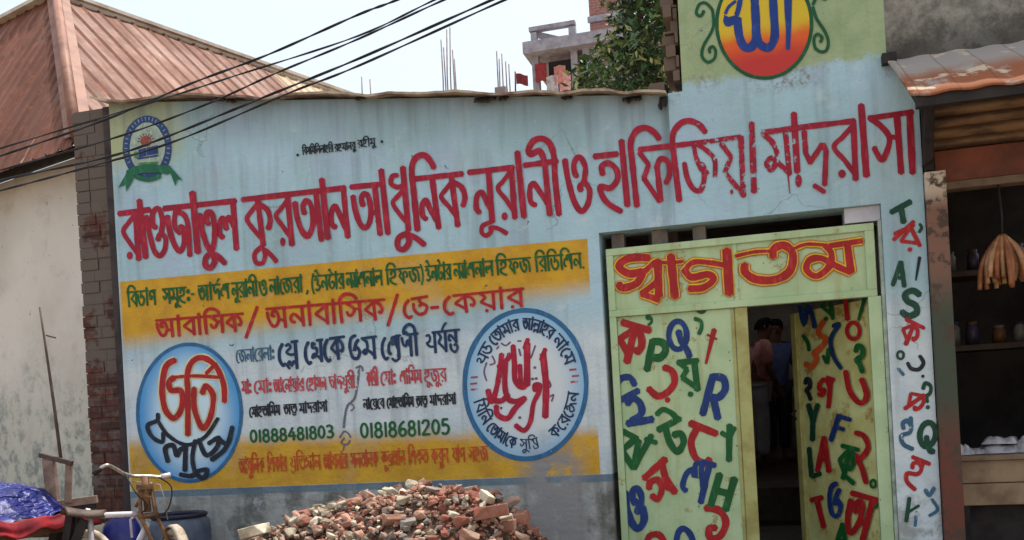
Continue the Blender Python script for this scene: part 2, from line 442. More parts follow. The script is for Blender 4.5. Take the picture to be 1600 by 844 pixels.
 'F': (.64, None, [('L', 1, [(.12, 1), (.12, 0)]), ('L', .9, [(.12, .96), (.6, .96)]), ('L', .9, [(.12, .54), (.48, .54)])]),
 'L': (.6, None, [('L', 1, [(.12, 1), (.14, .04), (.54, .1)])]),
 '?': (.6, None, [('S', 1, [(.1, .76), (.24, .98), (.5, .86), (.46, .6), (.26, .46), (.28, .24)]), ('D', .07, (.28, .04))]),
 'n0': (.66, None, [('E', 1, (.32, .5, .22, .44))]), 'n1': (.3, None, [('L', 1, [(.15, .96), (.15, .02)])]),
 'n2': (.66, None, [('S', 1, [(.1, .76), (.2, .94), (.46, .92), (.5, .68), (.3, .36), (.08, .04)]), ('L', 1, [(.08, .04), (.58, .05)])]),
 'n3': (.62, None, [('S', 1, [(.08, .9), (.3, .98), (.5, .8), (.4, .56), (.22, .5)]), ('S', 1, [(.22, .5), (.46, .46), (.54, .22), (.34, .04), (.08, .1)])]),
 'n4': (.68, None, [('L', 1, [(.42, .98), (.08, .34), (.62, .34)]), ('L', 1, [(.46, .66), (.46, 0)])]),
 'n5': (.62, None, [('L', 1, [(.5, .96), (.16, .96), (.14, .56)]), ('S', 1, [(.14, .56), (.36, .62), (.54, .42), (.46, .1), (.24, .02), (.08, .1)])]),
 'n6': (.64, None, [('S', 1, [(.46, .96), (.2, .72), (.1, .34), (.24, .04), (.48, .1), (.52, .36), (.34, .5), (.14, .34)])]),
 'n8': (.66, None, [('E', 1, (.32, .73, .18, .22)), ('E', 1, (.32, .26, .22, .25))]),
}
def glyph(sg, tok, f, wd, h):
    """f maps letter units to the sign, wd is stroke width"""
    adv, head, st = G[tok]
    for s in st:
        if s[0] == 'D':
            x, y = f(*s[2]); sg.dot(x, y, max(s[1] * h * .9, wd * .55))
        elif s[0] == 'C':
            x, y, r = s[2]
            sg.ribbon([f(x + r * math.cos(t * math.pi / 9), y + r * 1.05 * math.sin(t * math.pi / 9)) for t in range(19)], wd * s[1])
        elif s[0] == 'E':
            x, y, rx, ry = s[2]
            sg.ribbon([f(x + rx * math.cos(t * math.pi / 9), y + ry * math.sin(t * math.pi / 9)) for t in range(19)], wd * s[1])
        else:
            pts = [f(*q) for q in s[2]]
            tp = s[3] if len(s) > 3 else 1
            (sg.S if s[0] == 'S' else sg.L)(pts, wd * s[1], tp)

def word(sg, toks, x0, y0, x1, y1, h, wd, path=None):
    """letters between two ends of a head line, or along a path(u, v) -> sign"""
    toks = toks.split()
    tot = sum(G[t][0] for t in toks) or 1
    cx = 0.0
    def mk(c):
        def f(gx, gy):
            u = (c + gx) / tot; v = (1 - gy) * h
            if path: return path(u, v)
            return (x0 + (x1 - x0) * u + .055 * v, y0 + (y1 - y0) * u + v)
        return f
    runs = []
    for t in toks:
        f = mk(cx)
        glyph(sg, t, f, wd, h)
        a, hd, _ = G[t]
        if hd and a:
            s = cx + a * (hd[0] if hd != F else 0); e = cx + a
            if runs and abs(runs[-1][1] - s) < 1e-6: runs[-1][1] = e
            else: runs.append([s, e])
        cx += a
    z = mk(0)
    for s, e in runs:
        n = 2 if not path else 8
        sg.ribbon([z(s + (e - s) * i / n, 1.0) for i in range(n + 1)], wd * .85)

def letter(sg, tok, cx, cy, wd_, h, rot, wd, head=True):
    """one letter centred on cx, cy, of width wd_ and height h, turned clockwise by rot degrees"""
    a, hd, _ = G[tok]
    c, s = math.cos(R(rot)), math.sin(R(rot))
    def f(gx, gy):
        x = (gx / max(a, .3) - .5) * wd_; y = (.5 - gy) * h
        return (cx + x * c - y * s, cy + x * s + y * c)
    glyph(sg, tok, f, wd, h * .9)
    if hd and head:
        sg.ribbon([f(hd[0] * a, 1), f(a * .5, 1), f(a, 1)], wd * .9)

def frontmap(Y):
    return lambda px, py, off: P(px, py, Y - off)

# ------------------------------------------------------------------ materials of the place
GZ = 0.30                                     # street level
def wall_material(name, tower=False):
    n = NT(name)
    X, Y, Z = n.xyz()
    big = n.noise(1.1, 5); mid = n.noise(5, 6, None, .65); fine = n.noise(38, 4)
    streak = n.noise(1.0, 5, n.scale(n.pos(), (9.0, 9.0, .55)), .6)
    blue = n.mix(n.step(big, .35, .65), srgb(168, 198, 213), srgb(154, 187, 196))
    blue = n.mix(n.math('MULTIPLY', n.step(n.noise(2.3, 5, None, .65), .48, .66), .5), blue, srgb(160, 174, 200))
    blue = n.mix(n.math('MULTIPLY', n.step(n.noise(3.1, 5, n.scale(n.pos(), (1, 1, .6)), .65), .52, .68), .45), blue, srgb(144, 176, 174))
    blue = n.mix(n.step(Z, 2.2, 1.9), blue, n.mix(n.step(mid, .35, .65), srgb(204, 214, 218), srgb(188, 202, 210)))              # lower panel is painted whiter
    blue = n.mix(n.math('MULTIPLY', n.step(streak, .46, .70), .42), blue, srgb(118, 130, 134))
    blue = n.mix(n.math('MULTIPLY', n.step(n.noise(6.5, 7, None, .72), .56, .66), .35), blue, srgb(196, 206, 208))
    wob = n.math('MULTIPLY', n.math('SUBTRACT', mid, .5), .10)
    zw = n.math('ADD', Z, wob)
    if not tower:
        # sprayed yellow bands: sharp outer edge, soft inner edge
        slope = n.math('MULTIPLY', n.math('ADD', X, 4.6), .03)
        b1 = n.math('MULTIPLY', n.step(Z, n.math('ADD', slope, 2.08), n.math('ADD', slope, 2.27)), n.step(n.math('ADD', Z, n.math('MULTIPLY', X, .0109)), 2.594, 2.588))
        b2 = n.math('MULTIPLY', n.step(n.math('ADD', zw, n.math('MULTIPLY', X, .025)), 1.40, 1.27), n.step(Z, 1.082, 1.088))
        inx = n.math('MULTIPLY', n.step(X, -1.115, -1.125), n.step(X, -4.66, -4.63))
        band = n.math('MULTIPLY', n.math('MAXIMUM', b1, b2), inx)
        yel = n.mix(n.step(mid, .35, .7), srgb(206, 158, 18), srgb(184, 134, 20))
        blue = n.mix(n.math('MULTIPLY', band, .96), blue, yel)
        # olive wash round the crest
        ol = n.math('MULTIPLY', n.step(n.math('ADD', X, n.math('MULTIPLY', big, .5)), -3.6, -4.0), n.step(n.math('ADD', zw, n.math('MULTIPLY', X, .04)), 3.22, 3.42))
        blue = n.mix(n.math('MULTIPLY', ol, .8), blue, srgb(168, 172, 112))
        # bare cement foot, with a thin blue edge line
        cem = n.mix(n.step(mid, .35, .65), srgb(168, 170, 168), srgb(140, 142, 140))
        cem = n.mix(n.math('MULTIPLY', n.step(streak, .45, .68), .7), cem, srgb(112, 112, 106))
        cem = n.mix(n.math('MULTIPLY', n.step(n.noise(3.4, 6, None, .7), .48, .62), .75), cem, srgb(86, 86, 80))
        cem = n.mix(n.math('MULTIPLY', n.step(n.noise(5.4, 5, None, .7), .56, .66), .6), cem, srgb(176, 186, 194))
        edge = n.math('MULTIPLY', n.step(Z, 1.03, 1.04), n.step(Z, 1.085, 1.08))
        cem = n.mix(n.math('MULTIPLY', edge, .75), cem, srgb(82, 110, 128))
        lo = n.step(Z, 1.086, 1.082)
        blue = n.mix(lo, blue, cem)
        # plaster scar where the paint came off between panel and gate
        sc = n.math('MULTIPLY', n.step(X, -1.75, -1.5), n.step(X, -1.15, -1.35))
        sc = n.math('MULTIPLY', sc, n.step(n.math('ADD', Z, n.math('MULTIPLY', mid, .5)), 1.62, 1.42))
        blue = n.mix(n.math('MULTIPLY', sc, n.step(mid, .34, .5)), blue, srgb(142, 140, 140))
        # rain dirt under the roof sheet
        top = n.math('SUBTRACT', 3.38, n.math('MULTIPLY', X, .1276))
        dz = n.math('SUBTRACT', top, Z)
        dirt = n.step(n.math('ADD', dz, n.math('MULTIPLY', streak, .7)), .80, .22)
        blue = n.mix(n.math('MULTIPLY', dirt, .80), blue, srgb(92, 96, 94))
        seam = n.math('MULTIPLY', n.step(n.math('ABSOLUTE', n.math('ADD', X, n.math('ADD', .56, n.math('MULTIPLY', mid, .04)))), .05, .0), n.step(Z, 2.6, 3.1))
        blue = n.mix(n.math('MULTIPLY', seam, .55), blue, srgb(70, 76, 80))
    else:
        gr = n.mix(n.step(mid, .35, .68), srgb(158, 174, 136), srgb(140, 160, 122))
        gr = n.mix(n.math('MULTIPLY', n.step(streak, .5, .7), .3), gr, srgb(120, 130, 96))
        edge = n.math('ADD', zw, n.math('MULTIPLY', n.math('SUBTRACT', n.noise(14, 6, None, .7), .5), .16))
        up_ = n.step(edge, 3.47, 3.53)
        blue = n.mix(up_, blue, gr)
        scuff = n.math('MULTIPLY', n.step(edge, 3.34, 3.44), n.step(edge, 3.60, 3.50))
        blue = n.mix(n.math('MULTIPLY', n.math('MULTIPLY', scuff, n.step(n.noise(2.6, 3), .46, .6)), n.step(n.noise(24, 5, None, .7), .44, .62)), blue, srgb(128, 122, 124))
        cem = n.mix(n.step(n.noise(7, 7, None, .7), .35, .65), srgb(150, 146, 136), srgb(96, 92, 86))
        cem = n.mix(n.math('MULTIPLY', n.step(n.math('ADD', zw, n.math('MULTIPLY', fine, .2)), 3.85, 3.6), .8), cem, srgb(58, 54, 50))
        rg = n.math('MULTIPLY', n.step(X, .728, .733), n.step(Z, 3.455, 3.46))
        blue = n.mix(rg, blue, cem)
        # rubbed, dirty foot of the gate pillar
        ft = n.math('MULTIPLY', n.step(n.math('ADD', Z, n.math('MULTIPLY', mid, .4)), 1.3, .9), n.step(n.noise(8, 6, None, .7), .42, .6))
        blue = n.mix(n.math('MULTIPLY', ft, .7), blue, srgb(128, 124, 112))
    # hairline cracks and drips in the plaster
    vc = n.new('ShaderNodeTexVoronoi'); vc.feature = 'DISTANCE_TO_EDGE'; vc.inputs['Scale'].default_value = .9
    wp = n.new('ShaderNodeVectorMath'); wp.operation = 'ADD'; n.link(n.pos(), wp.inputs[0])
    nv_ = n.new('ShaderNodeTexNoise'); nv_.inputs['Scale'].default_value = 3.0; nv_.inputs['Detail'].default_value = 6; n.link(n.pos(), nv_.inputs['Vector'])
    sc2 = n.scale(nv_.outputs['Color'], (.5, .5, .5)); n.link(sc2, wp.inputs[1]); n.link(wp.outputs[0], vc.inputs['Vector'])
    hair = n.math('MULTIPLY', n.step(vc.outputs['Distance'], .006, .001), n.step(n.noise(1.3, 3), .5, .6))
    blue = n.mix(n.math('MULTIPLY', hair, .45), blue, srgb(92, 98, 102))
    # chips and specks
    vo = n.noise(60, 2); ch = n.step(vo, .70, .73)
    blue = n.mix(n.math('MULTIPLY', ch, .6), blue, srgb(84, 88, 92))
    blot = n.step(n.noise(13, 2), .735, .75)
    blue = n.mix(n.math('MULTIPLY', blot, .75), blue, srgb(70, 76, 86))
    trow = n.noise(2.2, 4, n.scale(n.pos(), (.7, 1, 2.2)), .5)
    pat = n.math('MULTIPLY', n.step(n.noise(1.9, 5, None, .6), .57, .60), .45)
    blue = n.mix(n.math('MULTIPLY', pat, .5), blue, n.mix(.5, blue, srgb(176, 178, 172)))
    n.bump(n.math('ADD', n.math('ADD', mid, n.math('MULTIPLY', fine, .5)), n.math('MULTIPLY', trow, 1.6)), .45, .02)
    return n.done(blue, .75, 0, .25)

def brick_material(name, c1, c2, mortar, smear=None, scale=1.0):
    n = NT(name)
    X, Y, Z = n.xyz()
    cb = n.new('ShaderNodeCombineXYZ')
    n.link(n.math('ADD', X, Y), cb.inputs[0]); n.link(Z, cb.inputs[1])
    b = n.new('ShaderNodeTexBrick')
    b.inputs['Scale'].default_value = 1 / scale
    b.inputs['Brick Width'].default_value = .25; b.inputs['Row Height'].default_value = .085
    b.inputs['Mortar Size'].default_value = .010; b.inputs['Mortar Smooth'].default_value = .4
    n.put(b.inputs['Color1'], c1); n.put(b.inputs['Color2'], c2); n.put(b.inputs['Mortar'], mortar)
    n.link(cb.outputs[0], b.inputs['Vector'])
    c = n.mix(n.step(n.noise(14, 6), .35, .7), b.outputs['Color'], tuple(q * .5 for q in c1))
    if smear:
        sm = n.math('ADD', n.noise(3.2, 5, None, .7), n.math('MULTIPLY', n.step(Z, 1.9, 3.2), .16))
        c = n.mix(n.step(sm, .50, .58), c, smear)
    n.bump(n.math('ADD', b.outputs['Fac'], n.math('MULTIPLY', n.noise(20, 5), -.8)), -.6, .02)
    return n.done(c, .9, 0, .15)

def rust_material(name, c1, c2, c3, across, down, newer=None):
    """rusted sheets; 'across' runs along the eave, 'down' along the slope in plan"""
    n = NT(name)
    def dot(v):
        d = n.new('ShaderNodeVectorMath'); d.operation = 'DOT_PRODUCT'
        n.link(n.pos(), d.inputs[0]); d.inputs[1].default_value = v; return d.outputs['Value']
    u = dot(across); v = dot(down)
    cb = n.new('ShaderNodeCombineXYZ')
    n.link(n.math('MULTIPLY', u, 3.2), cb.inputs[0]); n.link(n.math('MULTIPLY', v, .7), cb.inputs[1])
    cb2 = n.new('ShaderNodeCombineXYZ')
    n.link(n.math('MULTIPLY', u, 1.6), cb2.inputs[0]); n.link(n.math('MULTIPLY', v, .8), cb2.inputs[1])
    f = n.step(n.noise(1.6, 6, cb2.outputs[0], .65), .35, .65)
    c = n.mix(f, c1, c2)
    st = n.noise(1.0, 5, cb.outputs[0], .6)
    c = n.mix(n.math('MULTIPLY', n.step(st, .50, .64), .30), c, tuple(q * .6 for q in c1))
    c = n.mix(n.math('MULTIPLY', n.step(st, .40, .28), .25), c, tuple(min(.6, q * 1.4) for q in c2))
    sheet = n.math('FRACT', n.math('MULTIPLY', u, 1 / .40))
    lap = n.math('FRACT', n.math('ADD', n.math('MULTIPLY', v, 1 / 1.25), n.math('MULTIPLY', n.noise(1.5, 1), .06)))
    c = n.mix(n.math('MULTIPLY', n.step(lap, .035, .0), .6), c, tuple(q * .4 for q in c1))                      # every sheet has rusted a little differently
    c = n.mix(n.math('MULTIPLY', n.step(sheet, .09, .0), .65), c, tuple(q * .4 for q in c1))
    wn_ = n.new('ShaderNodeTexWhiteNoise'); wn_.noise_dimensions = '2D'
    cb3 = n.new('ShaderNodeCombineXYZ'); n.link(n.math('FLOOR', n.math('MULTIPLY', u, 1 / .8)), cb3.inputs[0]); n.link(n.math('FLOOR', n.math('MULTIPLY', v, 1 / 1.25)), cb3.inputs[1])
    n.link(cb3.outputs[0], wn_.inputs['Vector'])
    c = n.mix(n.math('MULTIPLY', wn_.outputs['Value'], .45), c, tuple(q * .62 for q in c2))
    c = n.mix(n.math('MULTIPLY', n.step(n.noise(9, 6, None, .7), .5, .66), .4), c, tuple(min(.7, q * 1.6) for q in c1))
    c = n.mix(n.step(n.noise(2.4, 4, cb.outputs[0]), .66, .70), c, c3)
    c = n.mix(n.step(n.noise(26, 2), .72, .74), c, tuple(q * .25 for q in c1))
    if newer is not None:
        c = n.mix(n.step(n.math('ADD', u, n.math('MULTIPLY', f, .05)), newer, newer + .03), c, srgb(170, 146, 118))
    return n.done(c, n.mix(f, (.55,) * 3, (.8,) * 3), .0, .35)

PH = R(18.7)
A_ = Vector((math.cos(PH), -math.sin(PH), 0)); B_ = Vector((math.sin(PH), math.cos(PH), 0))
M_WALL = wall_material('painted_plaster')
M_TOWER = wall_material('tower_plaster', True)
M_ROOM = simple('dim_room_plaster', srgb(150, 136, 126), srgb(112, 102, 94), 3)
M_FLOOR = simple('cement_floor', srgb(96, 84, 72), srgb(70, 60, 52), 4)
M_BRICK = brick_material('old_brick', srgb(104, 68, 60), srgb(72, 54, 50), srgb(92, 84, 78), srgb(100, 90, 84))
M_PIER = brick_material('raw_brick', srgb(128, 84, 72), srgb(96, 66, 58), srgb(112, 96, 88), srgb(104, 90, 80))
M_CREAM = None
def cream_material():
    n = NT('cream_limewash')
    mid = n.noise(2.2, 7, None, .68)
    X, Y, Z = n.xyz()
    c = n.mix(n.step(n.noise(.8, 4), .35, .65), srgb(206, 201, 194), srgb(190, 184, 176))
    c = n.mix(n.math('MULTIPLY', n.step(mid, .52, .68), .4), c, srgb(158, 148, 138))
    low = n.step(n.math('ADD', Z, n.math('MULTIPLY', mid, 2.4)), 3.9, 2.2)
    c = n.mix(n.math('MULTIPLY', low, .8), c, srgb(172, 174, 164))
    c = n.mix(n.math('MULTIPLY', n.math('MULTIPLY', low, n.step(n.noise(6, 7, None, .72), .46, .62)), .85), c, srgb(116, 122, 120))
    c = n.mix(n.step(n.noise(24, 3), .70, .74), c, srgb(120, 112, 100))
    n.bump(mid, .3, .02)
    return n.done(c, .9, 0, .15)
M_CREAM = cream_material()
M_RUST = rust_material('rusted_roof_sheet', srgb(120, 72, 52), srgb(100, 58, 42), srgb(180, 150, 126), A_, B_)
M_CAP = simple('weathered_ridge_tin', srgb(142, 100, 82), srgb(112, 72, 58), 4, .6)
M_CAP2 = simple('pale_ridge_tin', srgb(200, 192, 180), srgb(168, 152, 136), 4, .6)
M_SHEET = simple('galvanised_sheet', srgb(186, 170, 150), srgb(104, 76, 62), 4, .6, obj=False)
M_DARK = simple('blackened_wood', srgb(48, 42, 40), srgb(28, 24, 24), 9)
M_GATE = None
def gate_material():
    n = NT('gate_enamel')
    mid = n.noise(4, 6, None, .65)
    c = n.mix(n.step(mid, .35, .65), srgb(180, 200, 158), srgb(162, 186, 142))
    st = n.noise(1.2, 5, n.scale(n.pos(), (10, 10, .8)))
    c = n.mix(n.math('MULTIPLY', n.step(st, .52, .7), .4), c, srgb(150, 142, 86))
    c = n.mix(n.math('MULTIPLY', n.step(n.noise(9, 6, None, .7), .60, .66), .8), c, srgb(148, 122, 78))
    c = n.mix(n.step(n.noise(42, 3), .71, .74), c, srgb(110, 90, 60))
    n.bump(mid, .12, .02)
    return n.done(c, .45, 0, .4)
M_GATE = gate_material()
M_GATE2 = simple('ochre_gate_stile', srgb(172, 172, 112), srgb(146, 136, 80), 6, .5, obj=False)
M_LEAFIN = None
def leaf_in():
    n = NT('inner_gate_enamel')
    mid = n.noise(5, 6, None, .65)
    c = n.mix(n.step(mid, .35, .65), srgb(202, 208, 148), srgb(186, 182, 116))
    c = n.mix(n.math('MULTIPLY', n.step(n.noise(7, 6, None, .7), .54, .66), .8), c, srgb(150, 116, 58))
    n.bump(n.noise(3, 3), .5, .05)
    return n.done(c, .4, 0, .45)
M_LEAFIN = leaf_in()

# ------------------------------------------------------------------ ground
def ground_h(x, y):
    return .012 * noise.noise(Vector((x * 1.3, y * 1.3, 0)))
gn = NT('dusty_street')
gc = gn.mix(gn.step(gn.noise(.9, 7, None, .65), .35, .65), srgb(158, 142, 122), srgb(132, 116, 98))
gc = gn.mix(gn.step(gn.noise(30, 4), .6, .7), gc, srgb(168, 156, 140))
gn.bump(gn.noise(22, 6), .5, .03)
M_GROUND = gn.done(gc, .95, 0, .1)
g = MB()
g.grid(61, 61, lambda u, v: Vector((-9 + 14 * u, -10 + 14 * v, GZ + ground_h(-9 + 14 * u, -10 + 14 * v))))
E_ = 900.0
for a, b in (((-E_, -E_), (E_, -10)), ((-E_, 4), (E_, E_)), ((-E_, -10), (-9, 4)), ((5, -10), (E_, 4))):
    g.add([(a[0], a[1], GZ - .01), (b[0], a[1], GZ - .01), (b[0], b[1], GZ - .01), (a[0], b[1], GZ - .01)], [(0, 1, 2, 3)])
tag(g.build('ground', M_GROUND), kind='structure')

# ------------------------------------------------------------------ school building
sch = thing('school_building', (-1.9, 0, GZ), 'long light blue school front with large red Bengali heading and painted green steel gate', 'building')
XL, XJ, XS, XR = -4.655, -1.045, -0.56, 0.893      # left end, gate jamb, seam, pillar's right end
XO = 0.655                                        # right side of gate opening
ZO = 2.632                                        # lintel underside
def topz(x): return 3.380 - .1276 * x if x < XS else 3.449
ZB = GZ - .2
m = MB()
m.prism([(XL, 0, ZB), (XJ, 0, ZB), (XJ, 0, ZO), (XS, 0, ZO), (XS, 0, topz(XS - .001)), (XL, 0, topz(XL))], (0, .25, 0))
wall = m.build('wall', M_WALL, sch)
m = MB()
m.prism([(XS + .001, 0, ZO), (XO, 0, ZO), (XO, 0, ZB), (XR, 0, ZB), (XR, 0, 3.40), (XS + .001, 0, 3.40)], (0, .25, 0))
m.prism([(XS + .001, .001, 3.40), (XR, .001, 3.40), (4.8, .001, 3.40), (4.8, .001, 5.6), (-.462, .001, 5.6), (-.468, .001, 3.46), (XS + .001, .001, 3.46)], (0, .25, 0))
tower = m.build('upper_wall', M_TOWER, sch)
# the room behind the gate
m = MB()
m.box((-1.45, .25, ZB), (-1.30, 6.6, 3.0)); m.box((.90, .26, ZB), (1.02, 6.6, 3.0)); m.box((-1.30, 6.5, ZB), (.90, 6.6, 3.0))
m.build('room_wall', M_ROOM, sch)
m = MB(); m.box((-1.45, .252, 3.0), (1.02, 3.5, 3.12)); m.box((-1.45, 5.6, 3.0), (1.02, 6.6, 3.12)); m.box((-1.45, 3.5, 3.0), (-1.1, 5.6, 3.12)); m.box((.75, 3.5, 3.0), (1.02, 5.6, 3.12)); m.build('ceiling', M_ROOM, sch)  # unseen opening left in it, added to let daylight onto the people
m = MB(); m.box((-1.7, 2.9, 4.3), (1.4, 6.4, 4.36))  # unseen slab on posts, added over the opening to keep direct sun out
for x_, y_ in ((-1.2, 3.4), (.85, 3.4), (-1.2, 5.7), (.85, 5.7)): m.box((x_ - .04, y_ - .04, 3.12), (x_ + .04, y_ + .04, 4.3))
m.build('added_sun_slab', M_ROOM, sch)
m = MB(); m.box((-1.30, .0, ZB), (.90, 2.3, .48)); m.box((-1.30, 2.3, ZB), (.90, 6.5, .76))
m.build('floor', M_FLOOR, sch)
# pale block standing in for the bright gap at the right over the gate
MB().box((.45, .04, 2.54), (.652, .24, 2.63)).build('gap_block', simple('pale_gap_fill', srgb(196, 196, 206), srgb(170, 170, 182), 5), sch)
M_STUB = simple('grey_cement_stub', srgb(120, 112, 104), srgb(90, 84, 80), 7)
for x0, x1 in ((-.98, -.90), (-.72, -.62), (-.46, -.38)):
    MB().box((x0, .1, 2.535), (x1, .2, 2.628)).build('lintel_spacer', M_STUB, sch)

# roof sheet: wavy tin edge lying on the low wall
pts = [(140, 155), (152, 158), (172, 161), (196, 161), (222, 158), (250, 153), (285, 150), (305, 151), (330, 152), (352, 154), (380, 154), (402, 157), (422, 156), (445, 152), (480, 149), (515, 148), (540, 149), (560, 152),
       (582, 152), (606, 149), (640, 149), (668, 149), (690, 147), (722, 146), (748, 149), (775, 151), (800, 149), (836, 146), (862, 148), (884, 149), (910, 145), (946, 144), (975, 149), (1004, 146), (1040, 147)]
edge = [P(x, y - 2 + 1.2 * noise.noise(Vector((x * .06, 0, 0))), -.07 + .02 * noise.noise(Vector((x * .02, 5, 0)))) for x, y in catmull([(float(a), float(b)) for a, b in pts], 5)]
m = MB()
ne = len(edge)
vs = []
for q in edge:
    tz = topz(min(max(q.x, XL), XS - .01))
    back = Vector((q.x, .55, max(q.z, tz) + .05))
    vs += [q, back, q + Vector((0, 0, .016)), back + Vector((0, 0, .016))]
fs = []
for i in range(ne - 1):
    a, b = 4 * i, 4 * i + 4
    fs += [(a, b, b + 1, a + 1), (a + 2, a + 3, b + 3, b + 2), (a, a + 2, b + 2, b), (a + 1, b + 1, b + 3, a + 3)]
fs += [(0, 1, 3, 2), (4 * ne - 4, 4 * ne - 2, 4 * ne - 1, 4 * ne - 3)]
m.add(vs, fs)
m.build('roof_sheet', M_SHEET, sch)
rr = random.Random(31)
for px, w_, hh in ((228, .10, .03), (340, .08, .04), (366, .14, .055), (430, .07, .03), (560, .08, .025), (756, .15, .06), (786, .06, .03), (884, .07, .025), (986, .12, .045), (1036, .05, .10)):
    q = P(px, 151, -.05)
    m = MB(); c0 = Vector((q.x, -.03, q.z - hh * .45)); segs = 9
    def rag(u, v):
        d = hh * (.55 + .7 * noise.noise(Vector((u * 4 + px, 0, 3))) + .25 * noise.noise(Vector((u * 13, px, 3))))
        return Vector((q.x + (u - .5) * w_, -.012 - .03 * v, q.z + .012 - max(.006, d) * math.sin(v * math.pi / 2)))
    m.grid(12, 5, rag)
    o = m.build('rafter_end', M_DARK, sch)
    k_ = o.modifiers.new('thick', 'SOLIDIFY'); k_.thickness = .012
# --- heading, traced stroke by stroke
hd = Sign(frontmap(0))
zoomed(hd, 180, 270, 4.964, [
 ('L', 36, [(25, 318), (270, 286)]), ('L', 36, [(375, 278), (935, 218)]),
 ('L', 38, [(157, 305), (182, 675)]), ('S', 30, [(150, 330), (100, 390), (62, 455), (110, 540), (170, 620)]), ('D', 23, 30, (112, 642)),
 ('L', 40, [(186, 212), (236, 660)]),
 ('S', 34, [(240, 335), (268, 480), (300, 600), (345, 645), (385, 590), (388, 500), (345, 480), (330, 525)]), ('S', 34, [(355, 470), (366, 380), (345, 290), (312, 280), (288, 330), (292, 400), (318, 430)]),
 ('S', 36, [(402, 335), (425, 460), (465, 570), (505, 605), (535, 540), (530, 440), (498, 415)]), ('S', 32, [(470, 285), (458, 370), (470, 440), (505, 470)]), ('S', 34, [(480, 300), (540, 335), (566, 430), (578, 645)]),
 ('L', 42, [(598, 150), (640, 620)]),
 ('S', 36, [(655, 320), (675, 450), (710, 560), (745, 605), (768, 520), (768, 400), (748, 315), (712, 310), (705, 370), (728, 400)]),
 ('S', 38, [(752, 615), (702, 660), (700, 718), (738, 738), (770, 690), (765, 640), (800, 652), (853, 705)]),
 ('L', 40, [(912, 215), (940, 595)]), ('S', 36, [(838, 505), (810, 470), (812, 390), (832, 355), (855, 400), (862, 440)]), ('S', 32, [(850, 430), (866, 360), (888, 350), (918, 420)]),
])
zoomed(hd, 370, 240, 4.964, [
 ('L', 36, [(40, 358), (840, 266)]),
 ('L', 36, [(160, 355), (205, 715)]), ('S', 30, [(165, 385), (110, 450), (78, 512), (140, 600), (195, 660)]), ('S', 36, [(180, 395), (238, 440), (258, 520), (242, 585)]),
 ('L', 38, [(393, 330), (427, 710)]), ('S', 30, [(385, 370), (340, 430), (303, 485), (360, 570), (415, 650)]), ('D', 20, 34, (355, 685)),
 ('S', 36, [(450, 378), (466, 490), (500, 590), (545, 640), (582, 580), (590, 480), (570, 392), (535, 367), (512, 410), (525, 468)]), ('L', 26, [(580, 580), (612, 520)]), ('L', 38, [(612, 300), (655, 675)]),
 ('L', 40, [(658, 198), (705, 660)]),
 ('L', 38, [(825, 262), (860, 650)]), ('S', 36, [(768, 575), (735, 540), (735, 450), (762, 410), (800, 480), (848, 590)]),
])
hd.S([(411, 384), (398, 396), (400, 410), (410, 411), (414, 400), (413, 391), (421, 396), (432, 409)], 7.4)
zoomed(hd, 540, 230, 4.964, [
 ('L', 36, [(38, 310), (300, 285)]), ('L', 36, [(540, 246), (908, 206)]),
 ('S', 36, [(56, 378), (75, 490), (110, 590), (150, 625), (186, 580), (195, 480), (175, 382), (142, 362), (122, 400), (136, 455)]), ('L', 26, [(186, 545), (232, 495)]), ('L', 38, [(225, 305), (268, 680)]),
 ('L', 40, [(275, 175), (328, 672)]),
 ('S', 32, [(405, 218), (362, 226), (352, 282), (400, 310), (445, 298)]), ('L', 38, [(443, 155), (487, 645)]), ('S', 30, [(445, 335), (400, 385), (366, 435), (420, 520), (480, 590)]),
 ('S', 40, [(557, 645), (528, 350), (512, 170), (545, 82), (610, 62), (660, 112), (685, 162)]),
 ('S', 38, [(492, 665), (412, 702), (406, 775), (450, 793), (490, 740), (490, 692), (540, 702), (612, 758)]),
 ('L', 38, [(672, 250), (722, 630)]), ('S', 36, [(628, 560), (598, 530), (594, 450), (622, 412), (655, 480), (705, 570)]),
 ('L', 36, [(820, 235), (870, 612)]), ('S', 30, [(820, 275), (775, 330), (742, 387), (800, 460), (855, 530)]), ('S', 36, [(835, 272), (900, 312), (925, 390), (908, 458)]),
])
zoomed(hd, 730, 200, 4.964, [
 ('L', 36, [(8, 345), (360, 306)]), ('L', 36, [(440, 290), (700, 256)]),
 ('L', 38, [(165, 335), (194, 730)]), ('S', 36, [(98, 658), (70, 620), (75, 530), (112, 500), (150, 570), (192, 650)]),
 ('L', 38, [(340, 305), (370, 700)]), ('S', 30, [(335, 338), (280, 410), (238, 470), (300, 555), (358, 640)]), ('D', 24, 30, (290, 685)),
 ('L', 40, [(388, 185), (440, 692)]),
 ('L', 38, [(600, 262), (640, 675)]), ('S', 36, [(532, 600), (492, 570), (486, 470), (516, 432), (560, 490), (625, 590)]),
 ('S', 40, [(712, 675), (682, 400), (672, 220), (640, 122), (580, 82), (512, 102), (475, 170), (492, 205), (560, 178), (598, 250)]),
 ('S', 38, [(757, 245), (782, 400), (830, 570), (885, 645), (935, 590), (950, 490), (915, 430), (875, 450), (882, 488)]), ('S', 36, [(905, 420), (917, 320), (890, 242), (850, 232), (826, 290), (838, 360), (856, 372)]),
])
hd.S([(767, 347), (754, 353), (753, 364), (760, 368), (767, 362), (767, 356), (778, 357), (792, 365)], 7.2)
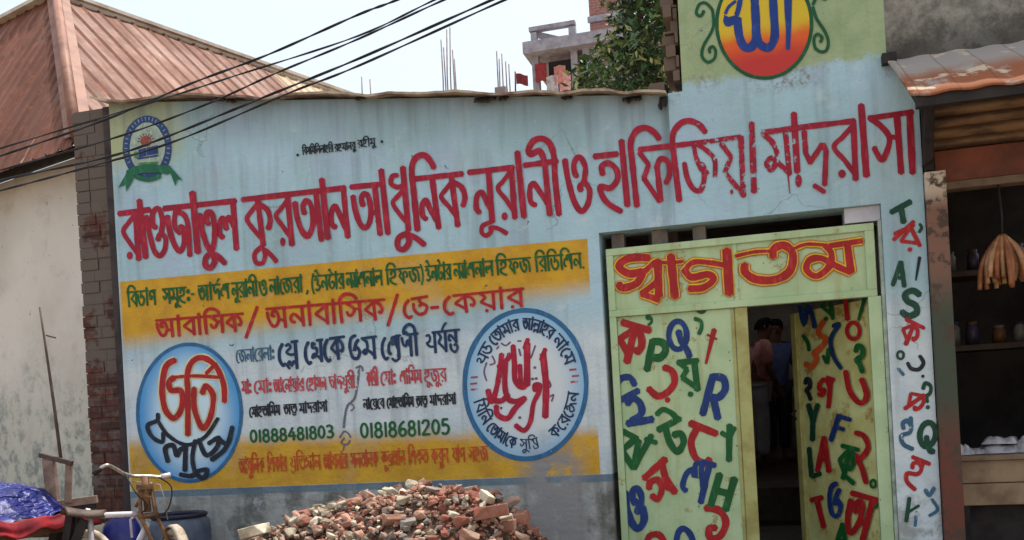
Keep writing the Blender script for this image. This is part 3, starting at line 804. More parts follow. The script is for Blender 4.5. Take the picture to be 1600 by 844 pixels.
zoomed(hd, 920, 160, 4.2214, [
 ('L', 31, [(34, 357), (190, 340)]), ('L', 31, [(330, 312), (560, 285)]), ('L', 29, [(560, 285), (790, 258)]), ('L', 27, [(800, 256), (1000, 228)]),
 ('S', 32, [(92, 478), (86, 420), (130, 402), (180, 440), (188, 510), (140, 565), (78, 555), (86, 610), (130, 670), (215, 720)]), ('L', 34, [(215, 250), (255, 682)]),
 ('S', 34, [(317, 685), (287, 400), (276, 270), (310, 192), (370, 167), (430, 197), (465, 243)]),
 ('L', 28, [(332, 330), (395, 410), (362, 500), (468, 655)]), ('L', 32, [(450, 430), (475, 650)]), ('S', 30, [(445, 440), (470, 375), (520, 390), (532, 470), (508, 535)]),
 ('S', 34, [(597, 650), (567, 400), (552, 230), (590, 152), (650, 122), (720, 142), (770, 198)]),
 ('S', 30, [(630, 400), (650, 500), (690, 570), (735, 580), (760, 510), (755, 420), (720, 405)]), ('S', 26, [(692, 285), (710, 370), (742, 440), (788, 465)]), ('S', 26, [(712, 275), (780, 320), (830, 380), (832, 490)]),
 ('L', 28, [(872, 272), (938, 360), (896, 462), (1012, 600)]), ('L', 32, [(1003, 225), (1020, 620)]), ('L', 34, [(1074, 135), (1090, 592)]), ('D', 10, 16, (942, 590)),
])
zoomed(hd, 1170, 140, 4.2214, [
 ('L', 31, [(88, 284), (340, 250)]), ('L', 31, [(340, 250), (700, 206)]), ('L', 31, [(790, 190), (1082, 148)]),
 ('S', 30, [(92, 290), (163, 360), (188, 450), (150, 528), (117, 490), (150, 452), (205, 495), (262, 545)]), ('L', 30, [(240, 262), (268, 560)]), ('L', 12, [(258, 540), (270, 685)], .4),
 ('L', 36, [(297, 155), (320, 545)]), ('D', 22, 42, (328, 602)),
 ('L', 30, [(365, 275), (375, 420), (410, 485)]), ('L', 30, [(405, 480), (485, 360), (510, 400), (500, 630)]),
 ('L', 28, [(430, 632), (500, 676)]),
 ('L', 34, [(690, 212), (705, 595)]), ('S', 28, [(685, 240), (620, 312), (562, 380), (635, 470), (700, 560)]), ('D', 25, 28, (615, 556)),
 ('L', 38, [(741, 100), (776, 572)]),
 ('S', 32, [(800, 192), (872, 242), (928, 322), (902, 430), (870, 460), (826, 382)]), ('S', 24, [(920, 335), (950, 312), (985, 330)]), ('L', 36, [(976, 168), (1005, 552)]),
 ('L', 38, [(1060, 150), (1080, 552)]),
])
tag(hd.put('heading_lettering', RED, wall), 'large dark red Bengali heading across the light blue wall, flaked near the gate')

# --- smaller lines on the low wall
sg = Sign(frontmap(0))
word(sg, '.', 462, 233, 467, 232, 10, 4)
word(sg, 'i ba sa i ma i la la aa ha i ra', 472, 231, 520, 226, 11, 1.9)
word(sg, 'ra ha ma aa na ra u', 522, 226, 555, 222, 11, 1.9)
word(sg, 'ra ha ii ma u', 558, 220, 586, 216, 11, 1.9)
word(sg, '.', 593, 212, 599, 211, 10, 4)
sg.put('small_black_lettering', BLACK, wall)

sg = Sign(frontmap(0))
sl_ = lambda x: 457 - .0863 * (x - 198)
for t, a, b in (('i ba bha aa ga', 198, 243), ('sa ma uu ha vis -', 253, 304), ('a aa da reph sha', 309, 358), ('na uu ra aa na ii', 361, 402), ('o', 404, 416),
                ('na aa e ja ra aa', 420, 472), (',', 476, 482), ('( i_letter na tta aa ra', 486, 537), ('na yp aa sha na aa la', 540, 597), ('i ha pha ja )', 602, 661),
                ('i_letter na tta aa ra', 664, 704), ('na yp aa sha na aa la', 708, 770), ('i ha pha ja', 774, 829), ('i ra i bha i sha na .', 835, 913)):
    word(sg, t, a, sl_(a), b, sl_(b), 23, 3.3)
sg.put('green_band_lettering', GREEN, wall)

sg = Sign(frontmap(0))
word(sg, 'a aa ba aa i sa ka', 243, 501, 380, 490, 27, 5.0)
word(sg, 'a na aa ba aa i sa ka', 415, 483, 601, 468, 31, 5.0)
word(sg, 'e dda', 628, 470, 668, 463, 28, 5.0)
word(sg, 'e ka yya aa ra', 690, 464, 818, 451, 28, 5.0)
sg.L([(402, 479), (384, 528)], 5.2); sg.L([(621, 460), (606, 509)], 5.2); sg.L([(673, 481), (685, 480)], 5)
sg.put('red_line_lettering', RED2, wall)

sg = Sign(frontmap(0))
word(sg, 'e pla', 433, 538, 465, 533, 34, 5.4); word(sg, 'e tha e ka', 474, 535, 538, 526, 34, 5.2)
word(sg, '5', 543, 524, 562, 523, 38, 5.2); word(sg, 'ma', 564, 529, 588, 526, 34, 5)
word(sg, 'e sha rp nna ii', 594, 528, 653, 521, 34, 5); word(sg, 'pa ya reph nta', 664, 521, 718, 515, 32, 4.8)
sg.put('navy_line_lettering', NAVY, wall)
sg = Sign(frontmap(0))
word(sg, 'e ja na aa e ra la aa vis', 368, 548, 428, 543, 19, 2.4)
sg.put('grey_blue_lettering', TEAL, wall)

sg = Sign(frontmap(0))
for t, a, b in (('ma aa vis', 377, 392), ('e ma aa vis', 396, 424), ('a aa e na aa yya aa ra', 427, 474), ('e ha aa sa na', 478, 509), ('ca aa da pa u ra ii', 513, 554)):
    word(sg, t, a, 597 - .056 * (a - 377), b, 597 - .056 * (b - 377), 19, 2.7)
sg.put('name_line_lettering', REDS, wall); sg = Sign(frontmap(0))
for t, a, b in (('ka aa ra ii', 572, 590), ('e ma aa vis', 594, 618), ('sha aa i ma ma', 624, 658), ('ha u ja u ra', 662, 697)):
    word(sg, t, a, 583 - .056 * (a - 572), b, 583 - .056 * (b - 572), 20, 2.7)
sg.put('name_line_lettering', REDS, wall); sg = Sign(frontmap(0))
for t, a, b in (('a aa dha u i na ka', 373, 412), ('i sha ka aa ra', 417, 447), ('pa rp i ta tha aa na', 452, 500), ('a aa pa na aa ra', 505, 542), ('sa na ta aa na ka', 547, 590),
                ('ka u ra a aa na', 595, 632), ('i sha ka ta', 637, 668), ('ka ra u na', 673, 700), ('ya aa ga', 706, 726), ('sa ha ja', 731, 762)):
    word(sg, t, a, 718 - .052 * (a - 373), b, 718 - .052 * (b - 373), 22, 2.3)
sg.put('faded_red_lettering', paint('faded_orange_sign_paint', srgb(196, 78, 34), 0.40), wall)

sg = Sign(frontmap(0))
for t, a, b in (('e ma aa ha ta aa i ma ma', 389, 437), ('a ta rp', 443, 463), ('ma aa da ra aa sa aa', 467, 511)):
    word(sg, t, a, 637 - .075 * (a - 389), b, 637 - .075 * (b - 389), 15, 2.5)
sg.put('black_line_lettering', BLACK, wall); sg = Sign(frontmap(0))
for t, a, b in (('na aa e yya e ba', 567, 600), ('e ma aa ha ta aa i ma ma', 604, 646), ('a ta rp', 650, 667), ('ma aa da ra aa sa aa', 671, 712)):
    word(sg, t, a, 625 - .06 * (a - 567), b, 625 - .06 * (b - 567), 15, 2.5)
sg.put('black_line_lettering', BLACK, wall)
sg = Sign(frontmap(0))
word(sg, ' '.join('n' + c for c in '01888481803'), 389, 672, 521, 664, 20, 3.6)
sg.put('phone_number_lettering', GREEN, wall); sg = Sign(frontmap(0))
word(sg, ' '.join('n' + c for c in '01818681205'), 561, 661, 702, 654, 24, 3.8)
sg.put('phone_number_lettering', GREEN, wall)
sg = Sign(frontmap(0))
sg.S([(561, 572), (559, 596), (554, 622), (543, 634), (539, 650), (537, 668)], 3.6)
sg.S([(531, 684), (538, 674), (547, 682), (543, 694), (533, 692), (538, 684)], 2.6); sg.S([(538, 694), (536, 704)], 2); sg.S([(545, 628), (553, 636), (548, 642)], 2.2)
sg.S([(556, 575), (564, 572), (567, 580)], 3)
sg.put('divider_flourish', STAIN, wall)

# --- admission roundel
n = NT('roundel_blue')
d = n.new('ShaderNodeVectorMath'); d.operation = 'DISTANCE'
cc = P(296, 648); sc_ = n.scale(n.pos(), (1.31, 0, 1.0)); n.link(sc_, d.inputs[0]); d.inputs[1].default_value = (cc.x * 1.31, 0, cc.z)
f = n.step(d.outputs['Value'], .24, .56)
M_RND = n.done(n.mix(n.math('ADD', f, n.math('MULTIPLY', n.math('SUBTRACT', n.noise(7, 4), .5), .2)), srgb(200, 224, 234), srgb(72, 148, 206)), .55)
sg = Sign(frontmap(0), .0022); sg.dot(296, 645, 80, 106); o = sg.put('admission_roundel', M_RND, wall)
sg = Sign(frontmap(0), .0034); sg.ring(296, 645, 81, 107, 5.5); sg.put('roundel_outline', RING, wall)
adm = [('S', 26, [(770, 52), (728, 82), (712, 180), (726, 270), (765, 308), (798, 260), (796, 190), (752, 185), (742, 150), (765, 128)]),
       ('S', 15, [(765, 128), (850, 122), (958, 128)]), ('S', 25, [(825, 382), (825, 200), (822, 120), (842, 62), (890, 42), (948, 80), (982, 160), (986, 236)]),
       ('S', 25, [(852, 175), (855, 270), (890, 350), (925, 300), (936, 210), (905, 165), (888, 200)]), ('S', 16, [(905, 112), (950, 66)])]
sg = Sign(frontmap(0), .0045); zoomed(sg, 0, 544, 2.8125, adm, .98, 4.6); sg.put('admission_halo', CREAM, wall)
sg = Sign(frontmap(0), .0092); zoomed(sg, 0, 544, 2.8125, adm, .98); sg.put('admission_lettering', RED2, wall)
sg = Sign(frontmap(0), .0092)
zoomed(sg, 0, 544, 2.8125, [
 ('S', 15, [(693, 288), (690, 318), (648, 340), (668, 390), (712, 412), (716, 372)]), ('S', 14, [(692, 318), (740, 385), (820, 425), (900, 390), (958, 308)]),
 ('S', 18, [(738, 500), (726, 440), (760, 428), (776, 470), (792, 446), (815, 440)]), ('L', 18, [(816, 425), (812, 540)]),
 ('S', 17, [(790, 555), (840, 562), (872, 540), (910, 536), (892, 570), (858, 545), (845, 480), (858, 405)]),
 ('S', 17, [(872, 400), (905, 470), (950, 440), (960, 395), (915, 420)]), ('S', 17, [(958, 395), (1000, 420), (1020, 345)]), ('S', 17, [(928, 492), (990, 440), (1020, 350)])])
sg.put('admission_black_lettering', BLACK, wall)

# --- calligraphy roundel
n = NT('roundel_pale')
d = n.new('ShaderNodeVectorMath'); d.operation = 'DISTANCE'
cc = P(821, 605); n.link(n.scale(n.pos(), (1.21, 0, 1.0)), d.inputs[0]); d.inputs[1].default_value = (cc.x * 1.21, 0, cc.z)
f = n.step(d.outputs['Value'], .26, .52)
col = n.mix(f, srgb(206, 214, 218), srgb(134, 180, 212))
X, Y, Z = n.xyz()
scar = n.math('MULTIPLY', n.step(n.math('ADD', Z, n.math('MULTIPLY', n.noise(5, 6, None, .65), .5)), 1.62, 1.42), n.step(X, -1.7, -1.45))
M_RND2 = n.done(n.mix(scar, col, srgb(148, 146, 148)), .6)
sg = Sign(frontmap(0), .0022); sg.dot(821, 601, 96, 117); sg.put('calligraphy_roundel', M_RND2, wall)
sg = Sign(frontmap(0), .0034); sg.ring(821, 601, 95, 116, 7.5); sg.put('roundel_outline', RING, wall)
def arc(a0, a1, rx, ry, flip=False):
    def f(u, v):
        a = R(a0 + (a1 - a0) * u)
        k = (v if flip else -v)
        return (821 + (rx + k) * math.cos(a), 601 + (ry + k) * math.sin(a))
    return f
sg = Sign(frontmap(0), .0046)
word(sg, 'pa dda', 0, 0, 0, 0, 17, 3.0, arc(200, 221, 83, 103))
word(sg, 'e ta aa ma aa ra', 0, 0, 0, 0, 17, 3.0, arc(224, 262, 83, 103))
word(sg, 'a aa lla aa ha ra', 0, 0, 0, 0, 17, 3.0, arc(267, 305, 83, 103))
word(sg, 'na aa e ma', 0, 0, 0, 0, 17, 3.0, arc(309, 340, 83, 103))
sg.put('ring_lettering', NAVY, wall); sg = Sign(frontmap(0), .0046)
word(sg, 'i ya i na', 0, 0, 0, 0, 16, 2.8, arc(166, 141, 68, 86, True))
word(sg, 'e ta aa ma aa e ka', 0, 0, 0, 0, 16, 2.8, arc(138, 101, 68, 86, True))
word(sg, 'sa u i tti', 0, 0, 0, 0, 15, 2.0, arc(97, 74, 68, 86, True))
sg.put('ring_lettering', NAVY, wall); sg = Sign(frontmap(0), .0046)
word(sg, 'ka e ra e cha na', 0, 0, 0, 0, 16, 2.9, arc(58, 7, 68, 86, True))
sg.put('ring_lettering', NAVY, wall)
for px, py in ((741, 590), (740, 600), (741, 609), (895, 578), (899, 588), (897, 597)):
    sg = Sign(frontmap(0), .0046); sg.L([(px - 5, py), (px + 5, py - 1)], 3); sg.put('ring_ornament', REDS, wall)
cal = [('L', 24, [(474, 262), (488, 400), (484, 540)], 1), ('L', 18, [(484, 240), (466, 290)]), ('L', 24, [(404, 215), (404, 400)]), ('L', 16, [(408, 196), (392, 240)]),
       ('S', 20, [(342, 225), (348, 300), (352, 380), (385, 408), (404, 380)]), ('L', 18, [(372, 310), (376, 395)]),
       ('S', 18, [(440, 425), (438, 400), (460, 400), (455, 432), (432, 480), (418, 560), (390, 598), (352, 575)]),
       ('S', 20, [(292, 262), (282, 350), (262, 440), (244, 470), (232, 420)]), ('S', 17, [(276, 320), (318, 285), (326, 260)]),
       ('S', 20, [(310, 300), (306, 400), (322, 460), (360, 470), (396, 455)]), ('S', 20, [(396, 455), (352, 500), (318, 545), (275, 530), (268, 490)]), ('S', 20, [(242, 465), (290, 468), (322, 440)])]
sg = Sign(frontmap(0), .0046); zoomed(sg, 680, 460, 2.814, cal); sg.put('calligraphy_lettering', paint('crimson_sign_paint', srgb(172, 26, 56)), wall)
M_MARK = paint('violet_grey_paint', srgb(120, 84, 120))
for it_ in [('S', 6, [(440, 225), (428, 260), (420, 280)]), ('L', 6, [(362, 205), (378, 205)]), ('L', 7, [(368, 240), (376, 270)]), ('D', 7, 6, (438, 322)), ('D', 7, 6, (428, 372)), ('D', 7, 6, (444, 370)),
 ('D', 7, 6, (372, 542)), ('S', 6, [(500, 380), (508, 400), (500, 410)]), ('S', 6, [(505, 450), (520, 442), (512, 470)]), ('S', 6, [(290, 215), (310, 225), (330, 210)]), ('S', 6, [(250, 270), (262, 300), (240, 310)]),
 ('S', 6, [(226, 300), (215, 340), (226, 380)]), ('D', 6, 6, (290, 500)), ('L', 6, [(270, 240), (280, 228)])]:
    sg = Sign(frontmap(0), .0046); zoomed(sg, 680, 460, 2.814, [it_]); sg.put('calligraphy_mark', M_MARK, wall)
# --- crest with ribbon
sg = Sign(frontmap(0), .0022); sg.dot(230, 230, 33, 46); sg.put('crest_field', paint('crest_pale', srgb(158, 176, 164), .36), wall)
sg = Sign(frontmap(0), .0034); sg.ring(230, 231, 33, 45, 11)
sg.put('crest_ring', paint('crest_blue', srgb(40, 66, 112), .3), wall)
sg = Sign(frontmap(0), .0048)
for i in range(26):
    a = R(150 + 240 * i / 25)
    sg.L([(230 + 31 * math.cos(a), 231 + 43 * math.sin(a)), (230 + 35.5 * math.cos(a), 231 + 48 * math.sin(a))], 1.4)
sg.put('crest_ring_lettering', paint('crest_lettering', srgb(134, 150, 176), .4), wall)
sg = Sign(frontmap(0), .0045); sg.dot(228, 221, 8.5, 8.5)
for i in range(9):
    a = R(180 + 22.5 * i); sg.L([(228 + 9 * math.cos(a), 221 + 9 * math.sin(a)), (228 + 13 * math.cos(a), 221 + 13 * math.sin(a))], 1.6)
sg.put('crest_sun', paint('crest_red', srgb(140, 66, 56), .38), wall)
sg = Sign(frontmap(0), .0052); sg.poly([(216, 234), (228, 231), (229, 243), (217, 246)]); sg.poly([(229, 231), (246, 227), (247, 240), (230, 243)]); sg.L([(215, 248), (247, 243)], 2.5)
sg.put('crest_book', BLUE, wall)
sg = Sign(frontmap(0), .0045); sg.L([(212, 238), (213, 246)], 6); sg.L([(216, 256), (247, 254)], 3)
sg.put('crest_ground', paint('crest_leaf', srgb(70, 130, 74)), wall)
sg = Sign(frontmap(0), .0085)
sg.S([(200, 272), (214, 266), (232, 263), (250, 264), (264, 266)], 13); sg.S([(212, 276), (232, 281), (250, 275)], 7)
sg.poly([(200, 266), (184, 294), (196, 288), (197, 300), (210, 276)]); sg.poly([(258, 262), (266, 270), (274, 291), (277, 280), (285, 282), (264, 258)])
sg.put('crest_ribbon', paint('crest_green', srgb(24, 100, 70)), wall)

# --- round calligraphy emblem on the upper wall
n = NT('emblem_blend')
X, Y, Z = n.xyz()
zt = P(1194, 20).z; zb = P(1194, 110).z
f = n.step(n.math('ADD', Z, n.math('MULTIPLY', n.math('SUBTRACT', n.noise(8, 3), .5), .08)), zt, zb)
e1 = n.mix(n.step(f, 0.05, .5), srgb(206, 178, 40), srgb(214, 92, 34))
M_EMB = n.done(n.mix(n.step(f, .5, .95), e1, srgb(186, 52, 46)), .5)
sg = Sign(frontmap(0), .0022); sg.dot(1194, 37, 73, 84); sg.put('emblem_disc', M_EMB, tower)
sg = Sign(frontmap(0), .0034); sg.ring(1194, 37, 74, 85, 5.5)
zz = lambda l: [(1080 + x / 5.625, y / 5.625) for x, y in l]
sg.S(zz([(110, 95), (95, 130), (70, 140), (45, 110), (70, 40), (120, 25), (165, 60), (190, 110), (190, 250), (110, 400), (95, 490), (140, 545), (200, 520), (215, 450), (190, 410), (160, 430), (165, 465)]), 4.8)
sg.S(zz([(1070, 60), (1100, 160), (1170, 270), (1205, 360), (1190, 440), (1140, 455), (1090, 420), (1080, 340), (1110, 300), (1150, 330), (1135, 370)]), 5)
sg.S(zz([(110, 95), (110, 110), (100, 100)]), 4.5)
sg.S(zz([(1070, 40), (1110, -30), (1180, -10), (1190, -60)]), 5)
sg.S(zz([(120, -160), (60, -90), (90, -40), (150, -70)]), 5)
sg.put('emblem_outline', paint('emblem_green', srgb(16, 84, 48)), tower)
sg = Sign(frontmap(0), .0045)
sg.poly(zz([(290, 130), (330, 150), (400, 130), (420, 150), (420, 200), (330, 235), (300, 230), (280, 190)]))
sg.S(zz([(405, 160), (420, 300), (450, 390), (490, 420), (540, 400), (570, 300), (560, 40), (550, -60)]), 13)
sg.S(zz([(575, 300), (600, 380), (660, 420), (710, 390), (735, 300), (725, 100), (715, -80)]), 13)
sg.ribbon(zz([(850, -120), (852, 100), (856, 260), (850, 430)]), 13, (1, .5))
sg.S(zz([(400, 130), (420, 60), (440, -60)]), 8); sg.S(zz([(300, 120), (330, 60), (390, 10)]), 5)
sg.put('emblem_calligraphy', paint('emblem_blue', srgb(26, 60, 138)), tower)
# raw brick pier standing at the left edge of the upper wall
# --- letters down the blue gate pillar
def lset(mapf, parent, items, base=.004):
    for name, mat, calls in items:
        s_ = Sign(mapf, base)
        for c in calls: c(s_)
        s_.put(name, mat, parent)
def Lt(*a, **k): return lambda s: letter(s, *a[:-1], a[-1] * 1.28, **k)
def St(pts, wd, kind='S'): return lambda s: (s.S if kind == 'S' else s.L)(pts, wd * 1.26)
def Dt(x, y, r): return lambda s: s.dot(x, y, r)
def Cr(x, y, rx, ry, wd): return lambda s: s.ring(x, y, rx, ry, wd, n=20)
lset(frontmap(0), tower, [
 ('painted_letter', DGREEN, [St([(1392, 332), (1423, 315)], 7, 'L'), St([(1408, 325), (1412, 348)], 7.5, 'L')]),
 ('painted_letter', RED2, [Lt('ra', 1420, 374, 34, 34, -25, 5.2), St([(1396, 375), (1428, 346)], 5, 'L')]),
 ('painted_letter', DGREEN, [St([(1437, 350), (1440, 356), (1436, 363)], 4)]),
 ('painted_letter', DGREEN, [Lt('A', 1406, 428, 22, 38, 6, 6)]),
 ('painted_letter', BLACK, [lambda s: s.L([(1437, 402), (1431, 438)], 5.5, .5)]),
 ('painted_letter', DGREEN, [Lt('S', 1423, 474, 34, 42, 6, 8)]),
 ('painted_letter', RED2, [Lt('ka', 1422, 522, 32, 36, 26, 5.4)]),
 ('painted_letter', DGREEN, [Cr(1407, 555, 5, 6, 4)]),
 ('painted_letter', BLACK, [St([(1418, 567), (1424, 576), (1436, 577), (1443, 567), (1437, 556)], 5), Dt(1442, 588, 2.6)]),
 ('painted_letter', DGREEN, [Lt('?', 1449, 618, 18, 40, -4, 4.6)]),
 ('painted_letter', RED2, [Lt('ka', 1429, 628, 34, 38, 58, 5.2, head=False)]),
 ('painted_letter', TEAL, [Lt('ha', 1419, 676, 26, 48, 0, 6, head=False)]),
 ('painted_letter', TEAL, [St([(1403, 575), (1412, 586)], 4)]),
 ('painted_letter', DGREEN, [Lt('Q', 1449, 682, 27, 50, 8, 7)]),
 ('painted_letter', RED2, [Lt('ha', 1431, 740, 30, 44, 22, 5.6), ]),
 ('painted_letter', DGREEN, [St([(1421, 778), (1416, 815)], 5.5, 'L'), St([(1420, 800), (1436, 790)], 3.5, 'L')]),
 ('painted_letter', TEAL, [St([(1446, 765), (1452, 774), (1460, 762)], 5)]), ('painted_letter', TEAL, [St([(1456, 780), (1465, 796), (1452, 806)], 4)]), ('painted_letter', TEAL, [St([(1432, 800), (1430, 822)], 4)]),
])

# ------------------------------------------------------------------ steel gate (part of the school)
gx0, gx1, gz0, gz1, gzt = -1.012, .612, .48, 2.528, 2.118
m = MB()
YF = .03
m.box((gx0, YF, gz1 - .045), (gx1, YF + .06, gz1)); m.box((gx0, YF, gzt - .03), (gx1, YF + .06, gzt + .012))
m.box((gx0, YF, gz0), (gx0 + .045, YF + .06, gzt - .03)); m.box((gx0, YF, gzt + .012), (gx0 + .045, YF + .06, gz1 - .045))
m.box((gx1 - .055, YF, gz0), (gx1 + .02, YF + .06, gzt - .03)); m.box((gx1 - .055, YF, gzt + .012), (gx1, YF + .06, gz1 - .045))
frame = m.build('gate_frame', M_GATE, sch, bevel=.004)
m = MB(); m.box((gx1 + .022, .02, gz0), (XO - .002, .08, ZO - .09)); m.build('gate_jamb', simple('pale_jamb_paint', srgb(178, 190, 176), srgb(120, 132, 120), 7), sch)
m = MB(); m.box((gx0 + .045, YF + .02, gzt + .012), (gx1 - .055, YF + .035, gz1 - .045))
m.box((-.22, YF + .012, gzt + .012), (-.195, YF + .02, gz1 - .045))
trans = m.build('transom_panel', M_GATE, sch)
wel = [('S', 34, [(285, 310), (190, 312), (142, 350), (190, 385), (250, 378), (225, 430), (160, 452), (140, 432)]), ('S', 26, [(245, 392), (290, 350), (322, 325)]), ('L', 36, [(325, 322), (330, 492)]), ('L', 28, [(328, 420), (248, 480), (330, 508)]),
       ('S', 15, [(342, 332), (400, 332), (445, 326)]), ('L', 38, [(386, 298), (405, 496)]),
       ('S', 24, [(445, 378), (490, 332), (560, 332), (642, 345)]), ('S', 30, [(455, 372), (485, 402), (560, 388), (588, 412), (540, 450), (472, 456)]), ('L', 42, [(650, 272), (662, 480)]),
       ('S', 15, [(692, 302), (780, 282), (870, 278)]), ('S', 36, [(735, 340), (738, 380), (790, 412), (880, 412), (948, 370), (960, 290), (920, 252), (872, 268), (868, 308)])]
wel2 = [('S', 15, [(0, 268), (60, 246), (150, 250)]), ('S', 28, [(148, 252), (178, 290), (168, 350), (110, 396), (62, 368), (74, 322), (130, 312), (200, 348), (268, 378)]), ('L', 32, [(254, 252), (270, 378)]), ('L', 24, [(168, 254), (322, 230)])]
fm = frontmap(YF + .02)
for nm, mat, ex, bs in (('welcome_outline', ORANGE, 7.0, .004), ('welcome_halo', YELLOW, 4.4, .0085), ('welcome_lettering', RED2, 0, .013)):
    sg = Sign(fm, bs); zoomed(sg, 920, 300, 3.0147, wel, 1.04, ex); zoomed(sg, 1240, 300, 3.0139, wel2, 1.04, ex)
    sg.put(nm, mat, trans)

# left leaf, shut
lx1 = -.150
m = MB()
YL = .055
m.box((gx0 + .047, YL, gz0 + .01), (lx1 - .075, YL + .012, gzt - .032))
leafL = m.build('gate_leaf', M_GATE, sch)
leafL['label'] = 'closed left leaf covered in coloured letters'
m = MB(); m.box((lx1 - .075, YL - .018, gz0 + .01), (lx1, YL + .03, gzt - .032)); m.box((lx1 - .10, YL - .008, gz0 + .01), (lx1 - .078, YL, gzt - .032))
m.build('leaf_stile', M_GATE2, leafL, bevel=.004)
MB().box((lx1 - .11, YL - .024, gz0 + .01), (gx0 + .047, YL - .001, gz0 + .07)).build('leaf_rail', M_GATE2, leafL)
fm = frontmap(YL)
lset(fm, leafL, [
 ('painted_letter', RED2, [Lt('ka', 986, 538, 46, 58, 16, 9.5)]),
 ('painted_letter', GREEN, [Dt(1013, 496, 4.6), St([(1017, 496), (1018, 503), (1013, 508)], 3.5)]),
 ('painted_letter', GREEN, [Lt('P', 1025, 557, 34, 48, 11, 9)]),
 ('painted_letter', BLUE, [lambda s: s.ring(1059, 524, 14, 22, 9, n=24), St([(1060, 517), (1064, 532), (1072, 544), (1078, 558)], 8)]),
 ('painted_letter', GREEN, [Cr(1096, 482, 6.2, 6.6, 4.6), St([(1085, 498), (1095, 502), (1096, 512), (1092, 522)], 5)]),
 ('painted_letter', RED2, [lambda s: s.L([(1116, 515), (1103, 568)], 9, .45), St([(1105, 523), (1120, 530)], 3, 'L')]),
 ('painted_letter', RED2, [St([(1037, 574), (1050, 580), (1054, 597), (1044, 612), (1028, 619), (1013, 607)], 8.5), Dt(1043, 625, 4.4)]),
 ('painted_letter', GREEN, [Lt('ya', 1077, 588, 32, 46, -6, 8), Dt(1079, 616, 4.4)]),
 ('painted_letter', BLUE, [Lt('R', 1117, 620, 38, 64, 15, 9)]),
 ('painted_letter', BLUE, [St([(962, 606), (970, 592), (984, 590), (992, 602)], 8), St([(965, 628), (998, 610)], 8, 'L'), St([(980, 632), (988, 622), (1000, 630), (1002, 646), (986, 658)], 8.5), St([(980, 662), (1020, 655)], 9, 'L')]),
 ('painted_letter', GREEN, [St([(1026, 648), (1036, 640), (1050, 646), (1058, 655)], 7), St([(1028, 672), (1063, 654)], 8, 'L'), St([(1040, 668), (1046, 690), (1058, 706), (1068, 692), (1064, 678), (1052, 680)], 8.5)]),
 ('painted_letter', RED2, [St([(1078, 661), (1120, 678)], 9, 'L'), St([(1090, 668), (1080, 690), (1086, 714), (1100, 724), (1110, 718)], 9)]),
 ('painted_letter', GREEN, [St([(1140, 664), (1139, 720)], 8, 'L'), St([(1127, 676), (1140, 684), (1148, 668)], 6, 'L')]),
 ('painted_letter', GREEN, [St([(973, 674), (996, 686)], 8, 'L'), St([(990, 688), (972, 704), (990, 732)], 8, 'L'), St([(998, 688), (990, 732), (1018, 680)], 8, 'L'), St([(1008, 686), (1026, 692)], 6, 'L')]),
 ('painted_letter', RED2, [St([(1006, 748), (1040, 717)], 9, 'L'), St([(1034, 724), (1040, 748), (1055, 770)], 9, 'L'), St([(1014, 764), (1016, 754), (1028, 750), (1034, 764), (1028, 780), (1018, 774)], 8), St([(1030, 756), (1048, 764)], 7, 'L')]),
 ('painted_letter', BLUE, [Lt('sha', 1088, 752, 46, 62, 14, 8)]),
 ('painted_letter', GREEN, [Lt('H', 1129, 769, 38, 52, 16, 9.5)]),
 ('painted_letter', BLUE, [Lt('o', 992, 796, 32, 62, -4, 9, head=False)]),
 ('painted_letter', RED2, [Lt('b1', 1115, 820, 42, 54, 6, 9)]),
 ('painted_letter', RED2, [St([(1010, 848), (1016, 837), (1030, 836), (1040, 850)], 8)]),
 ('painted_letter', BLUE, [St([(1056, 850), (1060, 832), (1068, 826), (1078, 834), (1084, 850)], 7.5)]),
])

# right leaf, swung inwards
H_ = Vector((.60, .075, 0))
best = None
for i in range(400):
    Yc = .1 + i * .003
    q = P(1247, 640, Yc)
    dd = abs(math.hypot(q.x - H_.x, q.y - H_.y) - .80)
    if best is None or dd < best[0]: best = (dd, q)
Fp = Vector((best[1].x, best[1].y, 0))
du = (Fp - H_).normalized(); nn = Vector((du.y, -du.x, 0))
if nn.y > 0: nn = -nn
if (CAM - H_).dot(nn) < 0: nn = -nn
LW = .80
m = MB()
nu, nv = 16, 24
def leafp(u, v):
    b = .006 * noise.noise(Vector((u * 3, v * 5, 3)))
    return H_ + du * (u * (LW - .04)) + Vector((0, 0, gz0 + .01 + (gzt - .045 - gz0) * v)) + nn * (b - .004)
m.grid(nu, nv, leafp)
m.grid(nu, nv, lambda u, v: leafp(u, v) - nn * .014)
leafR = m.build('gate_leaf', M_LEAFIN, sch, recalc=False)
leafR['label'] = 'right leaf swung inwards with worn yellow paint'
m = MB()
zc = (gz0 + gzt - .035) / 2; zh = (gzt - .045 - gz0) / 2
m.obox(H_ + du * (LW - .02) + Vector((0, 0, zc)), du * .026, nn * .022, Vector((0, 0, zh)))
m.build('leaf_stile', M_GATE2, leafR, bevel=.004)
MB().tube([H_ + du * (LW - .02) + nn * .03 + Vector((0, 0, 1.42)), H_ + du * (LW - .02) + nn * .07 + Vector((0, 0, 1.40)), H_ + du * (LW - .02) + nn * .03 + Vector((0, 0, 1.36))], .006, 6).build('handle', M_DARK, leafR)
p0 = H_ + nn * .006
lm = lambda px, py, off: onplane(px, py, p0 + nn * off, nn)
